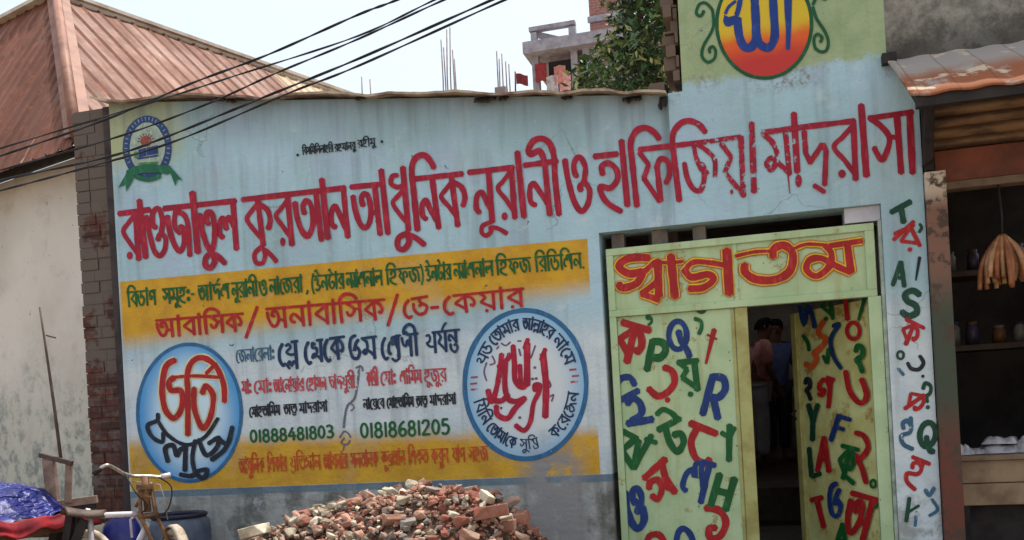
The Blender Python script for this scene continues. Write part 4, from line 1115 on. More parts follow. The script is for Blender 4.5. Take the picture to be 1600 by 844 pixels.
lset(lm, leafR, [
 ('painted_letter', BLUE, [St([(1250, 478), (1256, 506), (1262, 480), (1268, 490), (1273, 512)], 6)]),
 ('painted_letter', GREEN, [St([(1252, 474), (1264, 464)], 5, 'L')]),
 ('painted_letter', GREEN, [Lt('ra', 1291, 480, 22, 40, -8, 5)]),
 ('painted_letter', RED2, [St([(1321, 470), (1324, 500)], 6, 'L'), Cr(1333, 517, 10, 13, 6.5)]),
 ('painted_letter', GREEN, [lambda s: s.L([(1352, 462), (1341, 500)], 6.5, .6)]),
 ('painted_letter', ORANGE, [St([(1287, 501), (1278, 520), (1290, 530), (1282, 544), (1272, 552), (1276, 560), (1268, 574), (1258, 568)], 6.5)]),
 ('painted_letter', NAVY, [St([(1301, 510), (1310, 508), (1298, 530), (1302, 556), (1314, 576)], 5.5)]),
 ('painted_letter', GREEN, [St([(1254, 524), (1262, 536), (1264, 548)], 4.5)]),
 ('painted_letter', GREEN, [St([(1286, 556), (1292, 566), (1294, 545)], 4.5)]),
 ('painted_letter', GREEN, [Lt('b2', 1340, 560, 20, 42, 4, 6)]),
 ('painted_letter', RED2, [St([(1321, 580), (1328, 612), (1344, 630), (1354, 618), (1346, 592)], 7)]),
 ('painted_letter', RED2, [Lt('ga', 1288, 614, 26, 44, 6, 6)]),
 ('painted_letter', BLACK, [Lt('b2', 1261, 608, 13, 34, 0, 5)]),
 ('painted_letter', DGREEN, [Lt('Y', 1270, 660, 20, 56, 0, 6.5)]),
 ('painted_letter', DGREEN, [St([(1264, 700), (1268, 745), (1282, 740)], 6, 'L')]),
 ('painted_letter', BLUE, [Lt('F', 1312, 671, 26, 42, 18, 6)]),
 ('painted_letter', RED2, [St([(1336, 676), (1350, 682), (1356, 700), (1344, 716), (1336, 712), (1346, 730), (1353, 755)], 6.5)]),
 ('painted_letter', RED2, [Lt('A', 1287, 710, 22, 54, 2, 6.5)]),
 ('painted_letter', GREEN, [Lt('ka', 1322, 724, 28, 50, 14, 6), St([(1322, 745), (1334, 756)], 6, 'L')]),
 ('painted_letter', GREEN, [Cr(1364, 756, 4, 6, 3.6), Cr(1367, 787, 4.2, 6, 3.6)]),
 ('painted_letter', BLUE, [Lt('5', 1304, 781, 22, 54, 0, 6)]),
 ('painted_letter', RED2, [Lt('T', 1281, 801, 22, 48, -14, 6.5)]),
 ('painted_letter', RED2, [Lt('a', 1342, 808, 44, 66, 16, 7.5)]),
 ('painted_letter', GREEN, [Lt('A', 1315, 838, 22, 40, 4, 5.5)]),
])

# ------------------------------------------------------------------ raw brick pier against the upper wall
pr = thing('brick_pier', (-.62, .2, GZ), 'ragged red brick pier rising at left edge of the green upper wall', 'brick pier')
m = MB(); z = 2.66
rr = random.Random(5)
while z < 5.55:
    xe_ = -.474 if z > 3.465 else -.563
    lx = xe_ - .075 - max(0, (z - 3.5)) * .03 + rr.uniform(-.035, .035)
    x = lx
    while x < xe_ - .01:
        l = rr.uniform(.04, .10)
        x2 = min(x + l, xe_)
        if x2 - x > .02:
            y0 = .26 + rr.uniform(-.03, .03) if z < 3.46 else .02 + rr.uniform(-.03, .03)
            m.box((x, y0 + rr.uniform(-.02, .03), z + rr.uniform(-.008, .006)), (x2 - .006, .45, z + .068 + rr.uniform(-.012, .006)))
        x += l
    m.box((lx + .02, .04 if z > 3.46 else .27, z + .068), (xe_ - .006, .43, z + .08))
    z += .08
m.build('brickwork', M_PIER, pr)
m = MB(); m.box((-.76, .27, ZB), (-.57, .45, 2.66)); m.build('pier_base', M_PIER, pr)

# ------------------------------------------------------------------ brick column at the left end
bp = thing('brick_column', (-4.85, .2, GZ), 'dark bare brick column smeared with cement between cream house and painted wall', 'brick column')
m = MB(); rr = random.Random(11); z = ZB
while z < 3.93:
    e = rr.uniform(-.006, .004)
    cut = rr.choice((-4.92, -4.85, -4.88))
    m.box((-5.035 + e, .066 + rr.uniform(0, .008), z), (cut, .4, z + .077)); m.box((cut + .005, .066 + rr.uniform(0, .010), z), (-4.742, .4, z + .077))
    m.box((-5.03, .076, z + .077), (-4.742, .39, z + .086))
    z += .086
m.build('brickwork', M_BRICK, bp)
m = MB(); m.box((-4.74, .035, ZB), (-4.658, .39, 3.96)); m.build('cement_edge', simple('dark_cement', srgb(70, 62, 62), srgb(50, 44, 46), 6, .9, obj=False, bump=.4), bp)

# ------------------------------------------------------------------ tin roofed house on the left
PH = R(18.7)
A_ = Vector((math.cos(PH), -math.sin(PH), 0)); B_ = Vector((math.sin(PH), math.cos(PH), 0))
Ee = P(121, 216, .75)
apex = P(88, -6, 3.0)
hs = thing('tin_roofed_house', (Ee.x - 1.5, 1.4, GZ), 'cream plastered house under a rusty brown corrugated tin hip roof', 'house')
Wc = Ee + A_ * -.02 + B_ * .35
m = MB()
zt_ = Ee.z + .02
c0 = Vector((Wc.x, Wc.y, 0)) + A_ * .25; c1 = c0 - A_ * 5; c2 = c1 + B_ * 4; c3 = c0 + B_ * 4
m.prism([Vector((q.x, q.y, ZB)) for q in (c0, c1, c2, c3)], (0, 0, zt_ - ZB))
m.build('wall', M_CREAM, hs)
def corrugated(p0, p1, top0, top1, n_ridges, amp, nrm):
    """sheet between an eave p0-p1 and a top edge top0-top1"""
    mb = MB(); nu = n_ridges * 6 + 1
    def fn(u, v):
        a = p0.lerp(p1, u); b = top0.lerp(top1, u)
        return a.lerp(b, v) + nrm * (amp * math.cos(u * n_ridges * 2 * math.pi))
    vs = []; fs = []; nv = 6
    for j in range(nv):
        for i in range(nu): vs.append(fn(i / (nu - 1), j / (nv - 1)))
    for j in range(nv):
        for i in range(nu): vs.append(vs[j * nu + i] - nrm * .012)
    for j in range(nv - 1):
        for i in range(nu - 1):
            a = j * nu + i; fs.append((a, a + 1, a + nu + 1, a + nu)); b = a + nu * nv; fs.append((b, b + nu, b + nu + 1, b + 1))
    for i in range(nu - 1): fs.append((i, i + nu * nv, i + 1 + nu * nv, i + 1))
    return mb.add(vs, fs, True)
# front slope: sheets run straight down the slope; clipped at the hip by cutting the top edge
EL = Ee - A_ * 5.0
rise = apex - Ee
a_ = rise.dot(A_); b_ = rise.dot(B_)
nf = (A_.cross(B_ * b_ + Vector((0, 0, rise.z)))).normalized()
if nf.z < 0: nf = -nf
def hip_sheet(corner, along, run, rise_z, hip_along, length, n, mat, name, nrm, amp=.02):
    """corner eave point; 'along' leads away from the hip; sheet lines run up 'run'"""
    mb = MB(); k = 8; nu = n * k
    vs = []
    for i in range(nu + 1):
        s = length * i / nu
        t = min(1.0, s / hip_along)                      # how far up this line can go before it meets the hip
        ph_ = (i % k) / k
        lift = nrm * (amp * (1.0 if ph_ < .12 else 0.0) + .003 * math.sin(i * .9))
        bot = corner + along * s - (run + Vector((0, 0, rise_z))) * .03
        topp = corner + along * s + (run + Vector((0, 0, rise_z))) * max(t, .002)
        for j in range(5): vs.append(bot.lerp(topp, j / 4) + lift)
    base = len(vs)
    vs += [q - nrm * .01 for q in vs]
    fs = []
    for i in range(nu):
        for j in range(4):
            a = i * 5 + j; fs.append((a, a + 1, a + 6, a + 5)); fs.append((base + a, base + a + 5, base + a + 6, base + a + 1))
        fs.append((i * 5, i * 5 + 5, base + i * 5 + 5, base + i * 5))
    mb.add(vs, fs, False)
    return mb.build(name, mat, hs)
hip_sheet(Ee, -A_, B_ * b_, rise.z, -a_, 5.2, 26, M_RUST, 'roof_slope', nf)
ns = (B_.cross(-A_ * -a_ * -1 + Vector((0, 0, rise.z)))).normalized()
ns = (B_).cross(A_ * a_ + Vector((0, 0, rise.z))).normalized()
if ns.z < 0: ns = -ns
M_RUST2 = rust_material('rusted_roof_sheet_side', srgb(124, 76, 54), srgb(104, 62, 46), srgb(150, 112, 88), B_, A_, onplane(432, 120, apex, ns).dot(B_))
hip_sheet(Ee, B_, A_ * a_, rise.z, b_, 6.6, 30, M_RUST2, 'roof_slope', ns)
m = MB(); m.tube([Ee + Vector((0, -.02, .03)), apex + Vector((0, 0, .03))], .05, 8)
m.build('hip_cap', M_CAP, hs)
m = MB(); side1 = (nf - ns).normalized()
for sgn, nr, al in ((1, nf, -A_), (-1, ns, B_)):
    q0 = Ee + nr * .035; q1 = apex + nr * .035
    m.add([q0, q1, q1 + al * .14, q0 + al * .14], [(0, 1, 2, 3)])
    m.add([q0 - nr * .006, q1 - nr * .006, q1 + al * .14 - nr * .006, q0 + al * .14 - nr * .006], [(3, 2, 1, 0)])
m.build('hip_flashing', M_CAP, hs)
m = MB(); m.tube([apex, apex + B_ * 6.0], .05, 8); m.tube([apex + B_ * 0, apex + B_ * 6], .05, 6)
q = B_ * 5.0
m.obox(apex + B_ * 3 + Vector((0, 0, .035)) - A_ * .0, B_ * 3, A_ * .09 , Vector((.0, 0, .02)))
m.obox(apex - A_ * 2.5 + Vector((0, 0, .02)), A_ * 2.5, B_ * .1, Vector((0, 0, .02)))
m.build('ridge_cap', M_CAP2, hs)
# back and left slopes close the roof
m = MB()
bl = Ee - A_ * 6 ; ap2 = apex - A_ * 5.0
m.add([apex + B_ * 6, apex, ap2, ap2 + B_ * 6], [(0, 1, 2, 3)])
m.build('roof_back', M_RUST, hs)
m = MB(); m.bar(Ee - A_ * 5.2 + B_ * .1 - Vector((0, 0, .05)), Ee + B_ * .1 - Vector((0, 0, .05)), .03, .09); m.build('fascia', M_DARK, hs)

# ------------------------------------------------------------------ shop on the right
sp = thing('open_shop', (1.6, .3, GZ), 'dark open shop with ribbed shutter box under a rusty tin awning', 'shop')
M_POST = None
n = NT('shop_post_paint'); X, Y, Z = n.xyz()
c = n.mix(n.step(Z, 1.9, 2.3), srgb(66, 74, 60), srgb(126, 92, 78)); c = n.mix(n.step(Z, 2.55, 2.7), c, srgb(196, 182, 164))
c = n.mix(n.step(Z, 1.5, 1.1), c, srgb(104, 58, 46))
c = n.mix(n.step(n.noise(11, 6, None, .7), .5, .6), c, srgb(78, 62, 52))
M_POST = n.done(c, .6)
MB().box((.898, -.04, ZB), (1.012, .10, 2.78)).build('post', M_POST, sp, bevel=.006)
m = MB(); q = .005
m.box((.90, -.02, 2.79), (.955, .08, 3.30)); m.obox((.93, -.04, 3.0), Vector((.03, 0, .02)), Vector((0, .03, 0)), Vector((.012, 0, .17)))
m.build('bracket', M_DARK, sp, bevel=.006)
# shutter box
m = MB(); z = 2.94
m.box((.96, .20, 2.72), (2.6, .3, 3.40))
m.build('shutter_back', M_DARK, sp)
m = MB(); k = 0
while z < 3.20:
    pr_ = [Vector((.97, .15 - .028 * math.sin(math.pi * t / 6), z + .066 * t / 6)) for t in range(7)]
    m.add(pr_ + [q + Vector((1.63, 0, 0)) for q in pr_], [(t, t + 1, t + 8, t + 7) for t in range(6)], True)
    z += .066
n = NT('shutter_paint'); X, Y, Z = n.xyz()
c = n.mix(n.step(n.noise(4, 6, n.scale(n.pos(), (1, 1, 5)), .6), .4, .62), srgb(132, 104, 78), srgb(88, 66, 52))
m.build('shutter', n.done(c, .55), sp)
m = MB(); m.box((.975, .10, 2.735), (2.6, .19, 2.925)); m.build('red_beam', simple('red_oxide_beam', srgb(128, 72, 54), srgb(92, 56, 46), 4, .6, obj=False), sp, bevel=.006)
m = MB(); m.box((.975, .09, 2.69), (2.6, .2, 2.733)); m.build('beam_trim', simple('dusty_wood', srgb(120, 102, 86), srgb(86, 70, 58), 6, .8, obj=False), sp)
# shop room
M_SHOP = simple('dark_shop_wall', srgb(72, 62, 56), srgb(50, 44, 42), 3)  # the shop's darkness is put into the wall colour
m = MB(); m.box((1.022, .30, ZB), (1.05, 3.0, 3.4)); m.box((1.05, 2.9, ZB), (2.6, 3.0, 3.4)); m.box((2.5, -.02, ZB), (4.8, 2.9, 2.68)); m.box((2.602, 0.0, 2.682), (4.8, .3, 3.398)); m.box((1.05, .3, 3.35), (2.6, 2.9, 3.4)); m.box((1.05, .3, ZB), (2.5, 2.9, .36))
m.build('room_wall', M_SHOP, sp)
m = MB(); m.box((1.03, 1.5, 2.32), (2.48, 1.9, 2.36)); m.box((1.03, 1.5, 1.78), (2.48, 1.9, 1.82)); m.build('shelf', simple('shop_shelf_wood', srgb(84, 68, 54), srgb(56, 44, 36), 5), sp)
m = MB(); m.box((1.014, .16, 1.07), (2.5, .75, 1.10)); ctop = m.build('counter_top', simple('counter_top_wood', srgb(130, 108, 88), srgb(96, 78, 62), 6, .7), sp, bevel=.004)
M_CTR = simple('counter_board', srgb(150, 126, 100), srgb(116, 94, 74), 5, .7, obj=False)
m = MB(); m.box((1.016, .19, .935), (2.5, .215, 1.068)); m.box((1.016, .192, .80), (2.5, .217, .930)); m.build('counter_board', M_CTR, sp, bevel=.004)
m = MB(); m.box((1.02, .3, .36), (2.5, .33, .80)); m.box((1.02, .20, .36), (1.08, .30, .80)); m.build('counter_base', M_DARK, sp)
rr = random.Random(9)
M_JAR = [simple('jar_amber', srgb(110, 76, 48), srgb(80, 52, 34), 6, .5), simple('jar_pale', srgb(120, 114, 106), srgb(88, 84, 80), 6, .5), simple('jar_dark', srgb(70, 62, 84), srgb(48, 42, 56), 6, .4)]
for k in range(13):
    zs = 2.36 if k < 6 else 1.82; x_ = 1.12 + (k if k < 6 else k - 6) * .155 + rr.uniform(-.02, .02)
    r_ = rr.uniform(.04, .06); h_ = rr.uniform(.13, .2)
    t_ = thing('shop_jar', (x_, 1.66, zs), 'dim jar standing on a dark shelf at the back of the shop', 'jar', 'jars on the dark shop shelves')
    m = MB(); m.lathe((x_, 1.66, zs), [(0, .001), (r_, .001), (r_, h_ * .75), (r_ * .7, h_ * .85), (r_ * .7, h_ * .9)], 14); m.build('body', M_JAR[k % 3], t_)
    m = MB(); m.lathe((x_, 1.66, zs), [(r_ * .78, h_ * .88), (r_ * .78, h_), (0, h_)], 14); m.build('lid', M_JAR[(k + 1) % 3], t_)
# awning: tin sheet falling towards the street
b0 = P(1386, 94, 0.0); f0 = P(1424, 141, -.85)
aw = MB(); nr = 10; nu = nr * 6 + 1; xl = .73; Lw = 1.9
vs = []; fs = []
for j in range(8):
    v = j / 7
    for i in range(nu):
        u = i / (nu - 1)
        x = xl + (.0 if v < .5 else 0) + Lw * u
        zz_ = b0.z + (f0.z - b0.z) * v + .005 * math.cos(u * nr * 2 * math.pi) + .016 * noise.noise(Vector((u * 5, v * 3, 1))) - (.02 * v * v)
        vs.append(Vector((x, -.003 - .85 * v, zz_)))
nb = len(vs); vs += [q - Vector((0, 0, .014)) for q in vs]
for j in range(7):
    for i in range(nu - 1):
        a = j * nu + i; fs.append((a, a + 1, a + nu + 1, a + nu)); fs.append((nb + a, nb + a + nu, nb + a + nu + 1, nb + a + 1))
for i in range(nu - 1): a = 7 * nu + i; fs.append((a, a + 1, nb + a + 1, nb + a))
for j in range(7): a = j * nu; fs.append((a, a + nu, nb + a + nu, nb + a))
aw.add(vs, fs, True)
n = NT('awning_tin'); X, Y, Z = n.xyz()
f = n.math('MULTIPLY', n.step(n.noise(5.5, 6, n.scale(n.pos(), (1.4, .7, 1)), .65), .34, .52), n.step(Y, -.3, -.6))
c = n.mix(f, srgb(150, 142, 136), srgb(140, 84, 56))
c = n.mix(n.step(n.noise(6, 5), .58, .64), c, srgb(186, 168, 146))
c = n.mix(n.math('MULTIPLY', n.step(n.math('FRACT', n.math('MULTIPLY', X, 5.2)), .08, .0), .6), c, srgb(90, 66, 54))
aw.build('awning', n.done(c, .85, .0, .2), sp)
m = MB(); m.box((.76, -.84, f0.z - .085), (2.6, -.79, f0.z - .03)); m.bar((.80, -.78, f0.z - .06), (.80, -.02, b0.z - .06), .04, .05); m.bar((1.7, -.78, f0.z - .06), (1.7, -.02, b0.z - .06), .04, .05)
m.box((.70, -.06, b0.z - .035), (.78, .0, b0.z + .025))
m.build('awning_frame', M_DARK, sp)

# goods on the counter and hanging in the shop
M_PLAS = simple('clear_plastic_wrap', srgb(196, 192, 196), srgb(140, 136, 142), 14, .25, spec=.6)
def packet(x, y, z, sx, sy, sz, rot, label):
    m = MB()
    def fn(u, v):
        a = (u - .5) * 2; b = (v - .5) * 2
        e = (1 - abs(a) ** 4) * (1 - abs(b) ** 4)
        p = Vector((a * sx, b * sy, sz * e ** .5 * (.75 + .5 * noise.noise(Vector((a * 2.2 + x * 9, b * 2.2, z * 5))))))
        return Matrix.Rotation(rot, 3, 'Z') @ p + Vector((x, y, z))
    m.grid(15, 11, fn); m.grid(15, 11, lambda u, v: (lambda q: Vector((q.x, q.y, z)))(fn(u, v)))
    o = m.build('wrapped_packet', M_PLAS, None, (x, y, z))
    return tag(o, label, 'packet', 'wrapped packets on the shop counter')
packet(1.065, .30, 1.103, .05, .06, .075, .3, 'small round white plastic bag at left end of the shop counter')
packet(1.14, .36, 1.103, .06, .07, .04, .2, 'low crumpled white packet right of the small round bag on counter')
packet(1.30, .40, 1.103, .12, .11, .06, .1, 'wide bottom packet of the white stack on the counter')
packet(1.31, .40, 1.158, .10, .10, .05, -.3, 'topmost white packet of the stack on the counter')
packet(1.42, .34, 1.103, .06, .08, .09, .8, 'tall white bag on counter beside the packet stack')
hc = P(1566, 372, .1)
hb_ = thing('hanging_bunch', (hc.x, .1, hc.z + .1), 'bunch of long orange brown pods hanging by a cord in the dark shop', 'hanging bunch')
rr = random.Random(3)
mats = [simple('pod_orange', srgb(160, 104, 64), srgb(118, 66, 44), 10, .45), simple('pod_pale', srgb(182, 144, 108), srgb(140, 92, 62), 10, .4)]
for k in range(24):
    a = 2 * math.pi * k / 24 + rr.uniform(-.1, .1); rad = (.135, .10, .05)[k % 3]
    tp = Vector((hc.x + .015 * math.cos(a), .1 + .015 * math.sin(a), hc.z + .02))
    bt = Vector((hc.x + rad * math.cos(a), .1 + rad * .8 * math.sin(a), hc.z - .26 + rr.uniform(-.035, .035)))
    pts = [tp, tp.lerp(bt, .3) + Vector((math.cos(a), math.sin(a), 0)) * .03, tp.lerp(bt, .65) + Vector((math.cos(a), math.sin(a), 0)) * .03, bt]
    pts = [Vector(q) for q in catmull([tuple(q) for q in pts], 3)]
    rs = [.004 + .0125 * math.sin(min(1, i / (len(pts) - 1) * 1.15) * math.pi * .72) for i in range(len(pts))]
    MB().tube(pts, rs, 7).build('pod', mats[k % 2], hb_)
MB().tube([(hc.x, .1, hc.z + .0), (hc.x + .004, .1, hc.z + .12), (hc.x, .13, 2.70)], .006, 6).build('cord', M_DARK, hb_)

# ------------------------------------------------------------------ cables
M_CABLE = simple('black_cable_sheath', srgb(34, 34, 40), srgb(22, 22, 26), 20, .5)
cabs = [(-.9, [(760, -62), (625, -2), (560, 23), (420, 85), (300, 130), (165, 187), (0, 244), (-140, 290)], 'uppermost black power cable crossing the rusty roof', 2.6),
        (-1.0, [(830, -62), (690, -5), (560, 56), (366, 119), (250, 156), (0, 232), (-140, 272)], 'second black power cable from the top, lowest slope over the roof', 2.0),
        (-1.1, [(840, -60), (705, -5), (560, 61), (430, 115), (330, 160), (190, 212), (0, 266), (-140, 302)], 'middle black power cable close below the second one', 2.2),
        (-1.2, [(915, -62), (780, -5), (560, 92), (400, 157), (265, 212), (170, 245), (0, 282), (-140, 316)], 'fourth black power cable crossing the crest', 2.6),
        (-1.3, [(930, -58), (800, -5), (560, 103), (450, 146), (270, 222), (120, 266), (0, 298), (-140, 334)], 'lowest black power cable crossing the crest', 2.3)]
for Y_, l, lab, r_ in cabs:
    l = [(l[0][0] + (l[0][0] - l[1][0]) * 5, l[0][1] + (l[0][1] - l[1][1]) * 4.6)] + l + [(l[-1][0] + (l[-1][0] - l[-2][0]) * 4, l[-1][1] + (l[-1][1] - l[-2][1]) * 3.6)]
    pts = [P(x, y, Y_) for x, y in catmull([(float(a), float(b)) for a, b in l], 8)]
    org = pts[len(pts) // 2]
    m = MB()
    rad = r_ / 2 * 7.2 / 1500
    for ph in (0, math.pi):                              # two twisted cores
        tw = [q + Vector((0, math.cos(i * .9 + ph), math.sin(i * .9 + ph))) * rad * .55 for i, q in enumerate(pts)]
        m.tube(tw, rad * .75, 6)
    tag(m.build('power_cable', M_CABLE, None, org), lab, 'cable', 'power cables over the street')

# ------------------------------------------------------------------ far buildings
M_CONC = simple('bare_concrete', srgb(160, 158, 168), srgb(132, 128, 136), 2, .9, obj=False)
M_CONC2 = simple('shaded_concrete', srgb(150, 138, 140), srgb(118, 106, 108), 1.2, .9, obj=False)
FY = 50.0
s50 = lambda px, py, Y=FY: P(px, py, Y)
ub = thing('unfinished_building', (s50(880, 100).x, FY + 4, GZ), 'half built concrete building with open roof frame behind the tree', 'building')
def wb(mb, px0, py0, px1, py1, depth, Y=FY):
    a = s50(px0, py0, Y); b = s50(px1, py1, Y)
    mb.box((min(a.x, b.x), Y, min(a.z, b.z)), (max(a.x, b.x), Y + depth, max(a.z, b.z)))
sl0 = s50(816, 66); sl1 = s50(816, 84); xr = s50(990, 60).x
m = MB(); m.box((sl0.x, FY, sl1.z), (xr + 3, FY + 8, sl0.z)); m.build('roof_slab', M_CONC, ub)
m = MB()
t0 = s50(824, 43); t1 = s50(896, 28); t0.z += .12
m.box((t0.x, FY + .3, t0.z - .24), (t1.x, FY + .75, t0.z)); m.box((t1.x - .4, FY + .3, sl0.z), (t1.x, FY + .75, t0.z - .35)); m.box((t0.x + .1, FY + .3, sl0.z), (t0.x + .45, FY + .75, t0.z - .35))
m.bar((t0.x + .3, FY + .8, t0.z - .3), (t0.x + 2.0, FY + 1.6, sl0.z + .25), .3, .3)
m.build('roof_frame', M_CONC, ub)
m = MB(); zb2 = s50(820, 150).z
w0 = s50(828, 110).x
m.box((w0 + 1.0, FY + 1.2, GZ), (xr + 3, FY + 8, sl1.z)); m.build('wall', M_CONC2, ub)
m = MB()
for px in (832, 894, 913): x = s50(px, 100).x; m.box((x - .2, FY + .7, GZ), (x + .2, FY + 1.15, sl1.z))
m.build('column', M_CONC, ub)
for pa, pb in ((850, 888), (898, 911)):
    m = MB(); a = s50(pa, 84); b = s50(pb, 106); m.box((a.x, FY + 1.1, b.z), (b.x, FY + 1.19, a.z - .15)); m.build('window', M_DARK, ub)
br = brick_material('pink_brick', srgb(170, 120, 112), srgb(150, 104, 98), srgb(176, 150, 142), None, 2)
m = MB(); a = s50(922, 46, 52); b = s50(978, -30, 52); m.box((a.x, 52, a.z - .5), (b.x, 55, b.z)); tw = m.build('stair_tower', br, ub)
m = MB(); c_ = s50(922, 30, 51.9); m.box((a.x - .1, 51.85, c_.z - .2), (b.x + .1, 51.99, c_.z + .15)); m.box((a.x + 1.9, 51.9, a.z - .3), (a.x + 2.2, 51.99, b.z)); m.build('tower_ledge', M_CONC, tw)
for px, py, c_ in ((842, 108, srgb(150, 50, 50)), (872, 112, srgb(200, 130, 120)), (880, 122, srgb(220, 160, 150)), (860, 128, srgb(190, 180, 180))):
    a = s50(px, py)
    m = MB(); m.grid(8, 8, lambda u, v: Vector((a.x + (u - .5) * .7, FY + .5 + .06 * math.sin(u * 9), a.z + (v - .5) * 1.1 - .1 * abs(u - .5))))
    m.grid(8, 8, lambda u, v: Vector((a.x + (u - .5) * .7, FY + .53 + .06 * math.sin(u * 9), a.z + (v - .5) * 1.1 - .1 * abs(u - .5))))
    m.build('hung_cloth', simple('cloth', c_, None, 5), ub)
# red flag
fp = P(806, 150, 30)
fl = thing('red_flag', (fp.x, 30, fp.z), 'small dark red flag on a thin pole beside the unfinished building', 'flag')
MB().tube([P(806, 175, 30), P(805, 112, 30)], .03, 6).build('pole', M_DARK, fl)
fa, fb_ = P(806, 115, 30), P(825, 134, 30)
m = MB()
for dy in (0, .015):
    m.grid(12, 8, lambda u, v: Vector((fa.x + (fb_.x - fa.x) * u, 30 + dy + .06 * math.sin(u * 7), fa.z + (fb_.z - fa.z) * (v * .75 + .22 * u) + .04 * math.sin(u * 6))))
m.build('flag_cloth', simple('red_flag_cloth', srgb(128, 44, 42), srgb(96, 34, 36), 6), fl)
# concrete house whose roof steel sticks up
q0 = P(540, 152, 20); q1 = P(812, 152, 20)
ch = thing('concrete_house', ((q0.x + q1.x) / 2, 22, GZ), 'concrete house behind the wall with bare reinforcing bars rising from its roof', 'house')
zt2 = min(q0.z, q1.z) - .35
m = MB(); m.box((q0.x, 20, GZ), (q1.x, 25, zt2)); m.build('wall', M_CONC, ch)
for k in range(4):
    for fl_ in range(3):
        x = q0.x + .5 + k * (q1.x - q0.x - 1) / 4
        MB().box((x, 19.96, 2 + fl_ * 3), (x + .7, 19.995, 3.3 + fl_ * 3)).build('window', M_DARK, ch)
M_BAR = simple('rusty_rebar', srgb(150, 140, 140), srgb(120, 108, 106), 6, .8)
rr = random.Random(2)
for pts in ([(689, 62), (693, 74), (698, 46), (703, 42), (707, 78), (710, 92)], [(776, 80), (780, 92), (784, 84), (790, 96), (795, 100)], [(565, 120), (578, 124)]):
    for px, py in pts:
        b = P(px + 2, 152, 20.3); b.z = zt2; t = P(px, py, 20.3)
        MB().tube([b, b.lerp(t, .5) + Vector((rr.uniform(-.03, .03), 0, 0)), t], .02, 5).build('rebar', M_BAR, ch)
a = P(774, 133, 20.2); b = P(797, 152, 20.2)
MB().box((a.x, 20.1, zt2), (b.x - .1, 20.4, a.z - .1)).build('column_stub', M_CONC2, ch)

# ------------------------------------------------------------------ tree behind the wall
TY = 6.0
tc = P(985, 72, TY)
tr = thing('leafy_tree', (tc.x + .25, TY, GZ), 'dense dark green leafy tree with pale new leaves behind the blue wall', 'tree')
rr = random.Random(21)
base = Vector((tc.x + .25, TY, GZ))
crown_c = P(1040, 10, TY); lobe = P(978, 122, TY)
m = MB()
top = Vector((tc.x + .15, TY, tc.z + .9))
trunk = [base, base.lerp(top, .4) + Vector((.08, .05, 0)), base.lerp(top, .7) + Vector((-.05, 0, 0)), top]
m.tube([Vector(q) for q in catmull([tuple(q) for q in trunk], 5)], [.13 - .1 * i / 15 for i in range(16)], 9)
limbs = []
for k in range(14):
    st = base.lerp(top, rr.uniform(.55, .95)); a = rr.uniform(0, 6.28); l = rr.uniform(.5, 1.0)
    e = st + Vector((math.cos(a) * l * .9, math.sin(a) * l * .8, rr.uniform(.05, .6)))
    m.tube([st, st.lerp(e, .5) + Vector((0, 0, .08)), e], [.035, .024, .008], 6); limbs.append(e)
m.build('trunk', simple('tree_bark', srgb(96, 78, 66), srgb(66, 54, 46), 9, .9, bump=.4), tr)
def inside(q):
    d = q - crown_c; e = q - lobe
    r = min(math.sqrt((d.x / .68) ** 2 + (d.y / .85) ** 2 + (d.z / 1.15) ** 2), math.sqrt((e.x / .66) ** 2 + (e.y / .7) ** 2 + (e.z / .46) ** 2))
    return r + .5 * noise.noise(q * 1.9 + Vector((3, 1, 7))) + .3 * noise.noise(q * 4.5)
lv = {0: MB(), 1: MB(), 2: MB()}
cnt = 0
while cnt < 6000:
    q = tc + Vector((rr.uniform(-1.3, 1.5), rr.uniform(-1.1, 1.1), rr.uniform(-1.3, 2.2)))
    v = inside(q)
    if v > .95 or (v < .5 and rr.random() < .7): continue
    s = rr.uniform(.035, .085)
    ax = Vector((rr.gauss(0, 1), rr.gauss(0, 1), rr.gauss(-.3, .8))).normalized()
    sd_ = ax.cross(Vector((rr.gauss(0, .6), rr.gauss(0, .6), 1))).normalized()
    nrm_ = ax.cross(sd_)
    k = 2 if noise.noise(q * 3.1 + Vector((9, 2, 2))) > .20 and rr.random() < .65 else (1 if noise.noise(q * 2.3) > .05 else 0)
    p = [q, q + ax * s * .8 + sd_ * s * .42 + nrm_ * s * .15, q + ax * s * 2.0, q + ax * s * .8 - sd_ * s * .42 + nrm_ * s * .15]
    lv[k].add(p, [(0, 1, 2), (0, 2, 3)])
    cnt += 1
for k, (nm, c_, c2) in enumerate((('dark_leaf', srgb(56, 88, 48), srgb(38, 64, 38)), ('mid_leaf', srgb(86, 116, 60), srgb(64, 94, 48)), ('pale_leaf', srgb(176, 176, 116), srgb(140, 148, 90)))):
    lv[k].build('crown', simple(nm, c_, c2, 3, .5, spec=.5, obj=False), tr, recalc=False)

